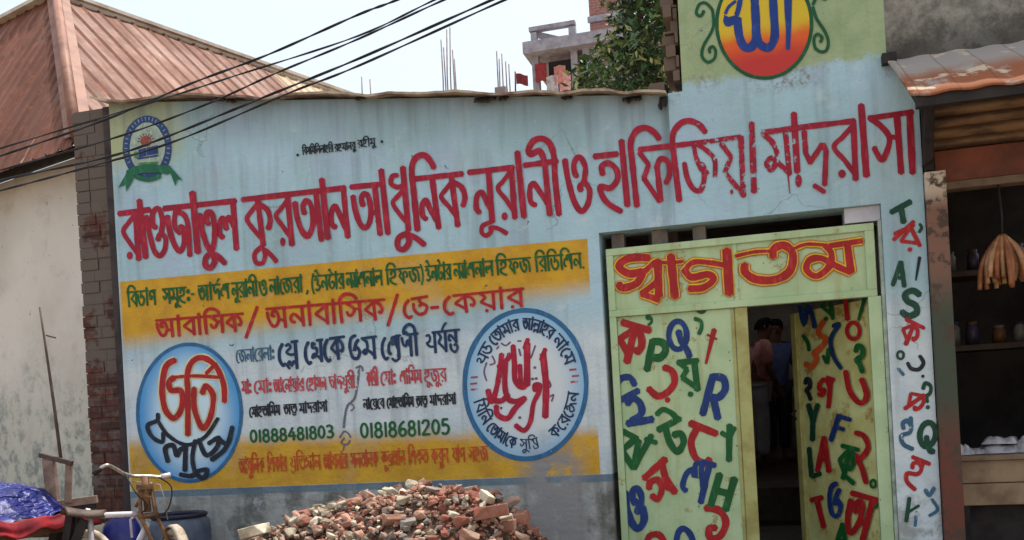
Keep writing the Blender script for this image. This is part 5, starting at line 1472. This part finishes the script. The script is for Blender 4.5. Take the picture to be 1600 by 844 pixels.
# ------------------------------------------------------------------ rubble heap
PROF = [(-4.0, .0), (-3.55, .16), (-3.0, .52), (-2.6, .72), (-2.2, .82), (-1.9, .85), (-1.6, .845), (-1.42, .78), (-1.3, .62), (-1.2, .34), (-1.05, .08), (-.95, .0)]
def heap(x, y):
    """height of the heap above the street"""
    h = 0
    for (xa, ha), (xb, hb) in zip(PROF, PROF[1:]):
        if xa <= x <= xb:
            t = (x - xa) / (xb - xa); t = t * t * (3 - 2 * t) if hb < .4 else t
            h = ha + (hb - ha) * t
    yy = y + 1.25
    k = math.exp(-(yy / (.75 if yy < 0 else .62)) ** 2 * (.8 if yy < 0 else .7))
    return h * k + .045 * noise.noise(Vector((x * 4, y * 4, 2))) * min(1, h * 3)
def rubble_mat(name, c1, c2):
    n = NT(name)
    inf = n.new('ShaderNodeObjectInfo')
    c = n.mix(n.step(n.noise(9, 5, n.obj(), .7), .38, .62), c1, c2)
    c = n.mix(n.math('MULTIPLY', inf.outputs['Random'], .8), c, tuple(q * .5 for q in c1))
    c = n.mix(n.step(n.noise(7, 2), .45, .62), c, tuple(q * .6 for q in c2))
    n.bump(n.noise(45, 5, n.obj()), .6, .01)
    return n.done(c, .95, 0, .1)
MR = [rubble_mat('broken_brick_red', srgb(146, 88, 74), srgb(170, 126, 110)), rubble_mat('dusty_brick', srgb(184, 134, 114), srgb(202, 172, 152)),
      rubble_mat('old_mortar', srgb(214, 204, 182), srgb(190, 176, 154)), rubble_mat('grey_mortar', srgb(150, 142, 134), srgb(118, 110, 104))]
n = NT('rubble_grit')
c = n.mix(n.step(n.noise(16, 7, None, .75), .4, .6), srgb(150, 116, 98), srgb(92, 72, 64))
c = n.mix(n.step(n.noise(40, 4), .58, .66), c, srgb(196, 176, 152))
n.bump(n.noise(34, 7, None, .75), 1.0, .05)
m = MB()
m.grid(70, 50, lambda u, v: (lambda x, y: Vector((x, y, GZ - .03 + heap(x, y) - .02)))(-4.0 + 3.1 * u, -2.6 + 2.58 * v))
tag(m.build('rubble_grit', n.done(c, .95, 0, .1)), 'heap of brick grit and dust under the broken bricks against the wall', 'rubble heap', kind='stuff')
def chunk(seed, kind):
    rr = random.Random(seed)
    bm = bmesh.new()
    bmesh.ops.create_cube(bm, size=1)
    dims = {0: (.11, .07, .055), 1: (.07, .055, .045), 2: (.05, .04, .032), 3: (.20, .11, .07)}[kind]
    bmesh.ops.scale(bm, vec=dims, verts=bm.verts)
    for _ in range(1 if kind == 3 else 5):                           # knock corners off
        d = Vector((rr.choice((-1, 1)) * rr.uniform(.4, 1), rr.choice((-1, 1)) * rr.uniform(.4, 1), rr.choice((-1, 1)) * rr.uniform(.3, 1))).normalized()
        ext = max(v.co.dot(d) for v in bm.verts)
        r = bmesh.ops.bisect_plane(bm, geom=bm.verts[:] + bm.edges[:] + bm.faces[:], plane_co=d * ext * rr.uniform(.5, .8), plane_no=d, clear_outer=True)
        ed = [e for e in r['geom_cut'] if isinstance(e, bmesh.types.BMEdge)]
        if len(ed) > 2: bmesh.ops.edgeloop_fill(bm, edges=ed)
    bmesh.ops.bevel(bm, geom=bm.edges[:], offset=.004, segments=1, affect='EDGES')
    bmesh.ops.triangulate(bm, faces=bm.faces[:])
    bmesh.ops.subdivide_edges(bm, edges=[e for e in bm.edges if e.calc_length() > .03], cuts=1)
    for v in bm.verts: v.co += v.co.normalized() * .006 * noise.noise(v.co * 40 + Vector((seed, 0, 0)))
    bmesh.ops.recalc_face_normals(bm, faces=bm.faces)
    me = bpy.data.meshes.new('brick_chunk'); bm.to_mesh(me); bm.free()
    return me
meshes = {k: [] for k in range(4)}
for k in range(4):
    for s_ in range(5):
        for mi in range(4):
            me = chunk(s_ * 17 + k * 3, k); me.materials.append(MR[mi]); meshes[k].append((me, mi))
rr = random.Random(77)
DESC = ['broken red brick lying on the rubble heap', 'dusty pink brick piece lying on the rubble heap', 'pale mortar lump lying on the rubble heap', 'grey mortar lump lying on the rubble heap']
GRP = ('broken red bricks on the heap', 'dusty pink bricks on the heap', 'pale mortar lumps on the heap', 'grey mortar lumps on the heap')
def pick(x, y):
    mi = rr.choices((0, 1, 2, 3), (.24, .36, .26, .14) if x < -1.7 else (.46, .32, .10, .12))[0]
    if y > -1.1 and rr.random() < .45: mi = 3
    return mi
def project(q):
    d = q - CAM
    z = d.dot(fw)
    return PPX + FPX * d.dot(cx_) / z, PPY - FPX * d.dot(cy_) / z
placed = 0; tries = 0; taken = []
while placed < 285 and tries < 60000:
    tries += 1
    x = rr.uniform(-3.4, -1.0); y = rr.uniform(-2.1, -.75)
    h = heap(x, y)
    q = Vector((x, y, GZ - .03 + h + rr.uniform(.0, .03)))
    if project(q)[1] > 862 or h < .3: continue
    if heap(x, y - .12) > h + .05: continue                            # hidden behind the crest
    k = rr.choices((0, 1, 2), (.16, .44, .40))[0]
    if x > -1.6 and rr.random() < .35: k = 0
    rad = (.048, .034, .025)[k]
    if any((tx - x) ** 2 + (ty - y) ** 2 < (rad + tr_) ** 2 * .36 for tx, ty, tr_ in taken): continue
    taken.append((x, y, rad))
    mi = pick(x, y)
    me = rr.choice([q_ for q_, j in meshes[k] if j == mi])
    o = bpy.data.objects.new('brick_chunk', me); COL.objects.link(o)
    o.location = q; o.rotation_euler = (rr.uniform(-.8, .8), rr.uniform(-.8, .8), rr.uniform(0, 6.28))
    s_ = rr.choice((.5, .6, .65, .8, 1.0)) * rr.uniform(.9, 1.1); o.scale = (s_ * rr.uniform(.9, 1.25), s_ * rr.uniform(.8, 1.1), s_ * rr.uniform(.55, 1))
    tag(o, DESC[mi], 'brick chunk', GRP[mi])
    placed += 1
# the small stuff between them, past counting
fine_ = [MB() for _ in range(4)]
bases = []
for me, mi in meshes[2][::4] + meshes[1][::4]:
    bases.append(([v.co.copy() for v in me.vertices], [tuple(p.vertices) for p in me.polygons]))
for _ in range(7500):
    x = rr.uniform(-3.7, -.98); y = rr.uniform(-2.5, -.15); h = heap(x, y)
    if h < .06: continue
    q = Vector((x, y, GZ - .04 + h + rr.uniform(-.005, .02)))
    R3 = (Matrix.Rotation(rr.uniform(0, 6.28), 3, 'Z') @ Matrix.Rotation(rr.uniform(-1, 1), 3, 'X')) * rr.choice((.22, .3, .4, .6))
    vs_, fs_ = rr.choice(bases)
    fine_[pick(x, y)].add([q + R3 @ v for v in vs_], fs_)
for mi in range(4):
    tag(fine_[mi].build('small_rubble', MR[mi], None, (-2, -1.3, GZ)), ('small red brick bits', 'small dusty pink brick bits', 'small pale mortar bits', 'small grey mortar bits')[mi] + ' filling the rubble heap against the wall', 'rubble', kind='stuff')
for k, (px, py, lab) in enumerate(((398, 830, 'large pale slab at the left foot of the rubble heap'), (716, 830, 'large brick block low on the front of the rubble heap'), (800, 812, 'big red brick at the right end of the rubble heap'),
                     (768, 800, 'big brown brick next to the right end of the rubble heap'))):
    q = P(px, py, -1.55 if k != 2 else -1.3)
    me = rr.choice([a for a, j in meshes[3] if j == (2, 1, 0, 0)[k]])
    o = bpy.data.objects.new('brick_chunk', me); COL.objects.link(o); o.location = q; o.rotation_euler = (rr.uniform(-.2, .2), rr.uniform(-.3, .1), rr.uniform(-.4, .4)); o.scale = ((.72, .9, .8) if k == 0 else (.85, .85, .85))
    tag(o, lab, 'brick chunk')

# ------------------------------------------------------------------ cycle at lower left
CY = -1.0
wc = P(277, 905, CY)                                   # front hub
hd_ = Vector((math.cos(R(-42)), math.sin(R(-42)), 0))   # heading of the front wheel, towards the street and right
cyc = thing('cycle_van', (wc.x, CY, GZ), 'old rusty tricycle van with bent handlebar standing before the brick column', 'tricycle')
M_RUSTY = simple('rusty_brown_tube', srgb(134, 98, 66), srgb(82, 56, 40), 14, .6)
M_CHROME = simple('dull_chrome', srgb(196, 190, 184), srgb(140, 130, 120), 10, .35, .7)
M_WHITE = simple('chipped_white_tube', srgb(206, 200, 206), srgb(160, 150, 156), 10, .5)
M_TYRE = simple('dusty_tyre', srgb(186, 172, 152), srgb(128, 114, 98), 10, .8)
M_LEATHER = simple('worn_saddle', srgb(92, 76, 68), srgb(58, 46, 42), 9, .6)
RW = max(.28, wc.z - GZ)
wtop = P(277, 827, CY).z
RW = wtop - (wc.z)
hub = Vector((wc.x, CY, wtop - .30)); RW = .285
side = Vector((-hd_.y, hd_.x, 0))
whl = bpy.data.objects.new('wheel', None)
def circ(c, u, v, r, n=40): return [c + u * r * math.cos(2 * math.pi * i / n) + v * r * math.sin(2 * math.pi * i / n) for i in range(n)]
Zv = Vector((0, 0, 1))
whl = MB().tube(circ(hub, hd_, Zv, RW - .035), .012, 6, closed=True).build('wheel', M_CHROME, cyc)
MB().tube(circ(hub, hd_, Zv, RW), .024, 9, closed=True).build('tyre', M_TYRE, whl)
m = MB()
for i in range(18):
    a = 2 * math.pi * i / 18
    m.tube([hub + side * (.03 if i % 2 else -.03), hub + (hd_ * math.cos(a) + Zv * math.sin(a)) * (RW - .035)], .0016, 4)
m.tube([hub - side * .05, hub + side * .05], .018, 8)
m.build('spokes', M_CHROME, whl)
m = MB()
arc_ = [hub + (hd_ * math.cos(a) + Zv * math.sin(a)) * (RW + .045) for a in [R(20 + 8 * i) for i in range(20)]]
vs = []
for q in arc_:
    d = (q - hub).normalized()
    for s_ in (-.032, -.016, .016, .032): vs.append(q + side * s_ - d * (.012 if abs(s_) > .02 else 0))
fs = [(i * 4 + j, i * 4 + j + 1, i * 4 + j + 5, i * 4 + j + 4) for i in range(19) for j in range(3)]
m.add(vs, fs, True); mg = m.build('mudguard', M_TYRE, cyc)
so_ = mg.modifiers.new('thick', 'SOLIDIFY'); so_.thickness = .003
hbp = P(226, 744, CY)                                   # stem top
crown = P(232, 806, CY)
m = MB()
for s_ in (-.045, .045):
    m.tube([hbp + side * s_ * .75 + Vector((0, 0, -.05)), crown + side * s_, hub + side * s_ * 1.1], [.012, .013, .011], 8)
m.tube([crown - side * .06, crown + side * .06], .018, 8)
m.build('fork', M_RUSTY, cyc)
m = MB(); m.tube([hbp + Vector((0, 0, .0)), P(231, 800, CY)], .021, 10); m.tube([P(226, 778, CY), P(232, 772, CY)], .028, 8); m.build('head_tube', M_RUSTY, cyc)
hpx = [(150, 739, -1.25), (158, 731, -1.24), (168, 727, -1.22), (180, 732, -1.16), (194, 740, -1.1), (210, 744, -1.04), (226, 744, -1.0), (242, 745, -.96), (252, 745, -.93), (262, 742, -.9)]
m = MB(); m.tube([Vector(q) for q in catmull([tuple(P(*q)) for q in hpx], 4)], .011, 8); hbo = m.build('handlebar', M_CHROME, cyc)
MB().tube([P(252, 745, -.93), P(266, 742, -.89)], .016, 8).build('grip', M_WHITE, hbo)
MB().tube([P(146, 741, -1.26), P(158, 732, -1.24)], .015, 8).build('grip', M_DARK, hbo)
MB().tube([P(206, 752, -1.0), P(250, 757, -.95), P(256, 775, -.93), P(262, 812, -.93)], .004, 5).build('brake_rod', M_CHROME, hbo)
m = MB(); m.tube([Vector(q) for q in catmull([tuple(P(*q)) for q in ((196, 741, -1.1), (212, 770, -1.16), (230, 790, -1.06), (216, 806, -1.03))], 5)], .0045, 5)
m.tube([Vector(q) for q in catmull([tuple(P(*q)) for q in ((248, 746, -.95), (268, 762, -.9), (262, 796, -.93), (240, 812, -.99))], 5)], .0045, 5); m.build('brake_cable', M_DARK, hbo)
m = MB(); m.tube([P(216, 756, -1.04), P(222, 775, -1.02), P(212, 792, -1.03)], .012, 6); m.bar(P(214, 762, -1.06), P(238, 760, -.98), .03, .03); m.build('stem_clamp', M_RUSTY, cyc)
sad = P(122, 799, -1.25)
m = MB(); m.tube([P(216, 803, -1.02), P(140, 806, -1.2)], .018, 10); m.build('top_tube', M_WHITE, cyc)
m = MB(); m.tube([P(231, 818, -1.0), P(200, 880, -1.05), P(150, 930, -1.15)], .018, 8); m.tube([P(211, 806, -1.0), P(204, 812, -1.0), P(206, 840, -1.02)], .008, 6); m.tube([P(140, 806, -1.2), P(150, 930, -1.15)], .018, 8); m.build('frame', M_WHITE, cyc)
m = MB()
def sadf(u, v):
    t = u; wv = .07 * (1 - t) ** .7 + .018
    a = (v - .5) * 2
    fwd = (P(142, 800, -1.2) - P(100, 797, -1.32)).normalized(); sdv = Vector((-fwd.y, fwd.x, 0)).normalized()
    return P(100, 796, -1.32) + fwd * (.24 * t) + sdv * (a * wv) + Vector((0, 0, .02 - .045 * abs(a) ** 2.5 - .012 * math.sin(t * 3)))
m.grid(14, 10, sadf); sado = m.build('saddle', M_LEATHER, cyc, recalc=False)
so_ = sado.modifiers.new('thick', 'SOLIDIFY'); so_.thickness = .012
MB().tube([P(133, 799, -1.22), P(140, 800, -1.2)], .02, 8).build('saddle_nose', M_WHITE, sado)
m = MB(); m.bar(P(112, 806, -1.25), P(98, 900, -1.25), .05, .05); m.bar(P(122, 806, -1.24), P(112, 900, -1.25), .02, .02); m.bar(P(132, 812, -1.24), P(112, 860, -1.27), .02, .05); m.build('seat_post', M_DARK, cyc)
for s_, px in ((-1, 60), (1, 155)):
    c_ = Vector((P(px, 930, -1.5 if s_ < 0 else -.95).x - .05, -1.55 if s_ < 0 else -.95, GZ + .31))
    whb = MB().tube(circ(c_, Vector((.95, -.3, 0)).normalized(), Zv, .27), .012, 6, closed=True).build('wheel', M_CHROME, cyc)
    MB().tube(circ(c_, Vector((.95, -.3, 0)).normalized(), Zv, .29), .022, 8, closed=True).build('tyre', M_TYRE, whb)
    m = MB()
    for i in range(16):
        a = 2 * math.pi * i / 16; m.tube([c_, c_ + (Vector((.95, -.3, 0)).normalized() * math.cos(a) + Zv * math.sin(a)) * .27], .0016, 4)
    m.build('spokes', M_CHROME, whb)
# flat bed behind the saddle (carries the tarpaulin)
b0 = P(98, 806, -1.0); bxe = P(98, 790, -1.1).x; bz = onplane(55, 828, Vector((bxe, 0, 0)), Vector((1, 0, 0))).z
m = MB(); m.box((-6.1, -1.7, bz - .04), (bxe, -.75, bz)); m.box((-6.1, -1.62, bz - .1), (bxe, -1.56, bz - .04)); m.box((-6.1, -.9, bz - .1), (bxe, -.84, bz - .04))
m.build('cargo_bed', simple('bed_planks', srgb(112, 84, 62), srgb(78, 56, 42), 6, .8), cyc, bevel=.004)

# pale sack and blue bundle seen through the frame
def lump(name, c, r, mat, label, cat, seed):
    m = MB()
    def fn(u, v):
        a = 2 * math.pi * u; b = math.pi * (v - .5)
        d = Vector((math.cos(a) * math.cos(b), math.sin(a) * math.cos(b), math.sin(b)))
        k = 1 + .22 * noise.noise(d * 1.8 + Vector((seed, 0, 0))) + .07 * noise.noise(d * 6 + Vector((seed, 0, 0)))
        z = d.z * r[2] * k
        return Vector(c) + Vector((d.x * r[0] * k, d.y * r[1] * k, max(z, -r[2] * .85)))
    m.grid(33, 18, fn)
    return tag(m.build(name, mat, None, (c[0], c[1], c[2] - r[2] * .85), recalc=False), label, cat)
q = P(190, 838, -.62); lump('blue_bundle', (q.x, -.62, GZ + .30), (.16, .16, .36), simple('blue_polythene', srgb(44, 48, 128), srgb(28, 30, 84), 7, .35), 'dark blue plastic bundle standing behind the cycle frame', 'bundle', 3)
q = P(150, 850, -.45); lump('pale_sack', (q.x - .02, -.42, GZ + .27), (.16, .14, .32), simple('sack_cloth', srgb(178, 166, 146), srgb(138, 124, 104), 9, .9), 'pale dusty sack standing against the brick column', 'sack', 8)

# wooden frame and stick rising from the van
M_WOOD2 = simple('grey_brown_wood', srgb(92, 78, 70), srgb(64, 52, 48), 9, .8)
M_WOOD = simple('weathered_wood', srgb(146, 122, 108), srgb(104, 82, 72), 9, .8)
wf = thing('wooden_frame', tuple(P(92, 792, -1.05)), 'weathered wooden frame of two splayed slats standing on the tricycle van', 'wooden frame')
WY = -1.05
m = MB(); m.bar(P(76, 716, WY), P(84, 790, WY), .085, .03, (0, 1, 0)); m.build('slat', M_WOOD, wf, bevel=.004)
m = MB(); m.bar(P(108, 724, WY), P(106, 786, WY), .035, .03, (0, 1, 0)); m.build('slat', M_WOOD, wf, bevel=.004)
m = MB(); m.bar(P(62, 711, WY - .01), P(113, 724, WY - .01), .03, .026, (0, 1, 0)); m.build('top_rail', M_WOOD2, wf, bevel=.004)
m = MB(); m.bar(P(78, 790, WY - .02), P(152, 780, WY + .1), .05, .04, (0, 1, 0)); m.build('ledge', M_WOOD, wf, bevel=.004)
m = MB(); m.bar(P(86, 800, WY), P(150, 790, WY + .1), .05, .04, (0, 1, 0)); m.bar(P(100, 797, WY), P(84, 850, WY), .06, .05); m.build('support', M_DARK, wf)
sk = MB(); sk.tube([P(62, 480, WY), P(74, 560, WY), P(84, 630, WY), P(96, 724, WY)], [.006, .008, .01, .011], 7)
sk.tube([P(72, 524, WY), P(87, 528, WY)], .005, 5); sk.dot = None
tag(sk.build('bamboo_stick', M_WOOD2, None, tuple(P(96, 724, WY))), 'thin dark stick rising from the wooden frame before the cream wall', 'stick')
# tarpaulin and red cloth
n = NT('blue_tarpaulin')
c = n.mix(n.step(n.noise(4, 5), .35, .65), srgb(38, 44, 122), srgb(24, 30, 88))
wv = n.noise(7, 3, n.scale(n.pos(), (1, 1, 2.4)))
c = n.mix(n.math('MULTIPLY', n.step(n.math('ABSOLUTE', n.math('SUBTRACT', wv, .5)), .012, .002), .55), c, srgb(110, 122, 190))
cr_ = n.math('ABSOLUTE', n.math('SUBTRACT', n.noise(3.5, 3, n.scale(n.pos(), (1.6, 1, 2.2))), .5))
n.bump(n.math('ADD', n.math('MINIMUM', n.math('MULTIPLY', cr_, 6.0), .5), n.math('MULTIPLY', n.noise(16, 4), .3)), .8, .04)
M_TARP = n.done(c, .42, 0, .3)
xe = P(98, 790, -1.1).x
m = MB()
def tarp(u, v):
    x = -6.0 + (xe - -6.0) * u; y = -1.62 + .8 * v
    e = min(1, 4 * v, 4 * (1 - v)) ** .6 * min(1, (1 - u) * 9 + .15) ** .6
    top = onplane(45, 758, Vector((xe - .2, 0, 0)), Vector((1, 0, 0))).z - .02 - .10 * max(0, (u - .72) / .28) ** 2
    zz_ = bz + .02 + (top - bz) * e + .035 * noise.noise(Vector((x * 5, y * 4, 1))) + .018 * noise.noise(Vector((x * 14, y * 12, 4)))
    return Vector((x, y, max(zz_, bz + .004)))
m.grid(90, 44, tarp)
tag(m.build('tarpaulin', M_TARP, None, (-5.3, -1.2, bz)), 'crumpled blue plastic tarpaulin covering a load at the lower left', 'tarpaulin')
m = MB()
def redc(u, v):
    y = -1.74 + .92 * u
    hang = .085 + .05 * noise.noise(Vector((y * 5, 0, 2)))
    return Vector((xe + .012 + .03 * math.sin(v * 1.5) + .02 * noise.noise(Vector((y * 6, v * 2, 6))), y, bz + .075 + .03 * noise.noise(Vector((y * 7, 3, 3))) - hang * v))
m.grid(70, 10, redc)
o = m.build('red_cloth', simple('red_cloth_weave', srgb(160, 36, 42), srgb(98, 24, 36), 5, .8), None, (xe, -1.3, bz))
so_ = o.modifiers.new('thick', 'SOLIDIFY'); so_.thickness = .006
tag(o, 'red cloth hanging over the end of the van bed under the blue tarpaulin', 'cloth')

# blue barrel by the wall
q = P(283, 815, -.32)
bl_ = thing('plastic_drum', (q.x, -.34, GZ), 'blue plastic drum with dark rim standing at the wall beside the rubble', 'drum')
hh = P(283, 806, -.5).z - GZ
m = MB(); m.lathe((q.x, -.34, GZ), [(0, 0.004), (.18, .004), (.205, .05), (.21, hh * .45), (.215, hh * .5), (.21, hh * .55), (.205, hh - .06), (.18, hh - .03), (.165, hh - .02)], 28)
M_DRUM = simple('faded_blue_plastic', srgb(92, 102, 118), srgb(64, 74, 90), 5, .6)
m.build('body', M_DRUM, bl_)
m = MB(); m.tube(circ(Vector((q.x, -.34, GZ + hh - .012)), Vector((1, 0, 0)), Vector((0, 1, 0)), .175, 30), .016, 8, closed=True); m.build('rim', simple('navy_rim', srgb(38, 40, 58), srgb(26, 28, 42), 6, .5), bl_)
m = MB(); m.lathe((q.x, -.34, GZ + hh - .03), [(0, .012), (.165, .006)], 28); m.build('lid', M_DRUM, bl_)

# ------------------------------------------------------------------ people inside the gate
SKIN = simple('brown_skin', srgb(122, 82, 62), srgb(100, 64, 48), 9, .5)
HAIR = simple('black_hair', srgb(26, 22, 22), srgb(16, 14, 14), 30, .9, spec=.05)
def skinned(name, verts, edges, radii, mat, parent, sub=2):
    me = bpy.data.meshes.new(name)
    o0 = ROOT[parent.name]
    me.from_pydata([tuple(Vector(v) - o0) for v in verts], edges, [])
    o = bpy.data.objects.new(name, me); COL.objects.link(o); o.parent = parent
    md = o.modifiers.new('skin', 'SKIN'); md.use_smooth_shade = True
    me.skin_vertices[0].data.foreach_set('radius', [x for r in radii for x in (r if isinstance(r, tuple) else (r, r))])
    for i, v in enumerate(me.skin_vertices[0].data): v.use_root = (i == 0)
    sb = o.modifiers.new('sub', 'SUBSURF'); sb.levels = sub; sb.render_levels = sub
    me.materials.append(mat)
    ROOT[o.name] = o0
    return o
def person(base, yaw, H, shirt, trousers, label, lean=.06, arm=0.2):
    k = H / 1.68
    t = thing('person', tuple(base), label, 'person')
    rot = Matrix.Rotation(yaw, 3, 'Z')
    W_ = lambda x, y, z: Vector(base) + rot @ Vector((x * k, y * k, z * k))   # local: x right, y forward
    sh = .19
    J = {'pel': (0, 0, .92), 'bel': (0, .01, 1.05), 'che': (0, lean * .6, 1.25), 'nek': (0, lean, 1.42), 'hd0': (0, lean + .02, 1.50), 'hd1': (0, lean + .03, 1.585), 'hd2': (0, lean + .015, 1.635)}
    for s, n_ in ((-1, 'l'), (1, 'r')):
        J.update({n_ + 'sh': (s * sh, lean * .8, 1.37), n_ + 'el': (s * .245, lean * .6 + arm * .3, 1.10), n_ + 'wr': (s * .21, lean + arm, .90), n_ + 'hn': (s * .205, lean + arm + .03, .82),
                  n_ + 'hip': (s * .09, 0, .88), n_ + 'kn': (s * .10, .03 * s, .49), n_ + 'an': (s * .10, -.03 + .05 * s, .085), n_ + 'to': (s * .115, .10 + .05 * s, .035)})
    rad = {'pel': .13, 'bel': .12, 'che': .135, 'nek': .055, 'hd0': .075, 'hd1': .088, 'hd2': .065}
    for n_ in 'lr': rad.update({n_ + 'sh': .062, n_ + 'el': .04, n_ + 'wr': .028, n_ + 'hn': .03, n_ + 'hip': .085, n_ + 'kn': .055, n_ + 'an': .038, n_ + 'to': .034})
    names = list(J); idx = {a: i for i, a in enumerate(names)}
    E2 = [('pel', 'bel'), ('bel', 'che'), ('che', 'nek'), ('nek', 'hd0'), ('hd0', 'hd1'), ('hd1', 'hd2')]
    for n_ in 'lr': E2 += [('che', n_ + 'sh'), (n_ + 'sh', n_ + 'el'), (n_ + 'el', n_ + 'wr'), (n_ + 'wr', n_ + 'hn'), ('pel', n_ + 'hip'), (n_ + 'hip', n_ + 'kn'), (n_ + 'kn', n_ + 'an'), (n_ + 'an', n_ + 'to')]
    vs = [W_(*J[a]) for a in names]; rs = [rad[a] * k for a in names]; ed = [(idx[a], idx[b]) for a, b in E2]
    for n_, s in (('l', -1), ('r', 1)):                 # fingers, rooted in the palm
        hx, hy, hz = J[n_ + 'hn']
        for j, (dx, ln) in enumerate(((-.028, .070), (-.009, .080), (.010, .075), (.028, .058))):
            a = len(vs); vs += [W_(hx + dx * .8, hy + .012, hz - .03), W_(hx + dx, hy + .02, hz - .03 - ln * .55), W_(hx + dx, hy + .035, hz - .03 - ln)]
            rs += [.009 * k, .009 * k, .007 * k]; ed += [(idx[n_ + 'hn'], a), (a, a + 1), (a + 1, a + 2)]
        a = len(vs); vs += [W_(hx - s * .03, hy + .02, hz + .01), W_(hx - s * .042, hy + .05, hz - .03)]; rs += [.011 * k, .008 * k]; ed += [(idx[n_ + 'hn'], a), (a, a + 1)]
    body = skinned('body', vs, ed, rs, SKIN, t)
    # face: nose, ears
    m = MB(); fc = W_(0, lean + .115, 1.565)
    m.tube([W_(0, lean + .10, 1.60), W_(0, lean + .128, 1.565), W_(0, lean + .10, 1.555)], [.008 * k, .014 * k, .010 * k], 6)
    for s in (-1, 1): m.tube([W_(s * .086, lean + .01, 1.60), W_(s * .095, lean + .005, 1.575), W_(s * .086, lean + .012, 1.55)], [.008 * k, .012 * k, .007 * k], 6)
    m.build('face_detail', SKIN, t)
    m = MB()
    for s in (-1, 1): m.tube([W_(s * .045, lean + .104, 1.585), W_(s * .02, lean + .108, 1.585)], .007 * k, 6)
    m.tube([W_(-.022, lean + .10, 1.525), W_(.022, lean + .10, 1.525)], .006 * k, 6)
    m.build('eyes_and_mouth', HAIR, t)
    hv = []
    m = MB()
    def hr(u, v):
        a = 2 * math.pi * u; b = math.pi * .5 * v
        front = math.sin(a)
        lo = -.02 if front < .3 else .045
        return W_(.098 * math.cos(a) * math.cos(b), lean + .015 + .105 * math.sin(a) * math.cos(b), 1.585 + lo * (1 - v) + .108 * math.sin(b))
    m.grid(25, 8, hr); m.build('hair', HAIR, t, recalc=False)
    # shirt with sleeves
    sv = [J['pel'], J['bel'], J['che'], (0, lean, 1.385)]; sr = [(.165, .13), (.15, .125), (.165, .13), (.085, .08)]
    sj = [W_(0, 0, .80)] + [W_(*q) for q in sv]; srr = [(.17 * k, .14 * k)] + [(a * k, b * k) for a, b in sr]
    se = [(0, 1), (1, 2), (2, 3), (3, 4)]
    for n_ in 'lr':
        a = len(sj); x, y, z = J[n_ + 'el']; sj += [W_(*J[n_ + 'sh']), W_(x, y, z + .03)]; srr += [(.08 * k, .08 * k), (.064 * k, .064 * k)]; se += [(3, a), (a, a + 1)]
    skinned('shirt', sj, se, srr, shirt, t)
    tj = [W_(0, 0, .93)]; trr = [(.14 * k, .13 * k)]; te = []
    for n_ in 'lr':
        a = len(tj); x, y, z = J[n_ + 'an']
        tj += [W_(*J[n_ + 'hip']), W_(*J[n_ + 'kn']), W_(x, y, z + .07)]; trr += [(.108 * k, .108 * k), (.085 * k, .085 * k), (.07 * k, .07 * k)]; te += [(0, a), (a, a + 1), (a + 1, a + 2)]
    skinned('trousers', tj, te, trr, trousers, t)
    return t
q1 = P(1188, 720, 4.6)
person((q1.x, 4.6, .762), R(-75), 1.62, simple('dusty_pink_shirt', srgb(222, 160, 152), srgb(186, 120, 114), 6, .9), simple('grey_trousers', srgb(206, 208, 214), srgb(172, 176, 186), 5, .9),
       'person in pink shirt and loose grey trousers standing in the dark doorway', .10, .10)
q2 = P(1216, 720, 5.4)
person((q2.x + .02, 5.5, .762), R(200), 1.66, simple('slate_blue_shirt', srgb(96, 108, 150), srgb(70, 80, 120), 6, .9), simple('dark_trousers', srgb(52, 48, 56), srgb(36, 34, 40), 5, .9),
       'person in blue shirt and dark trousers half hidden deeper in the doorway', .04, .05)
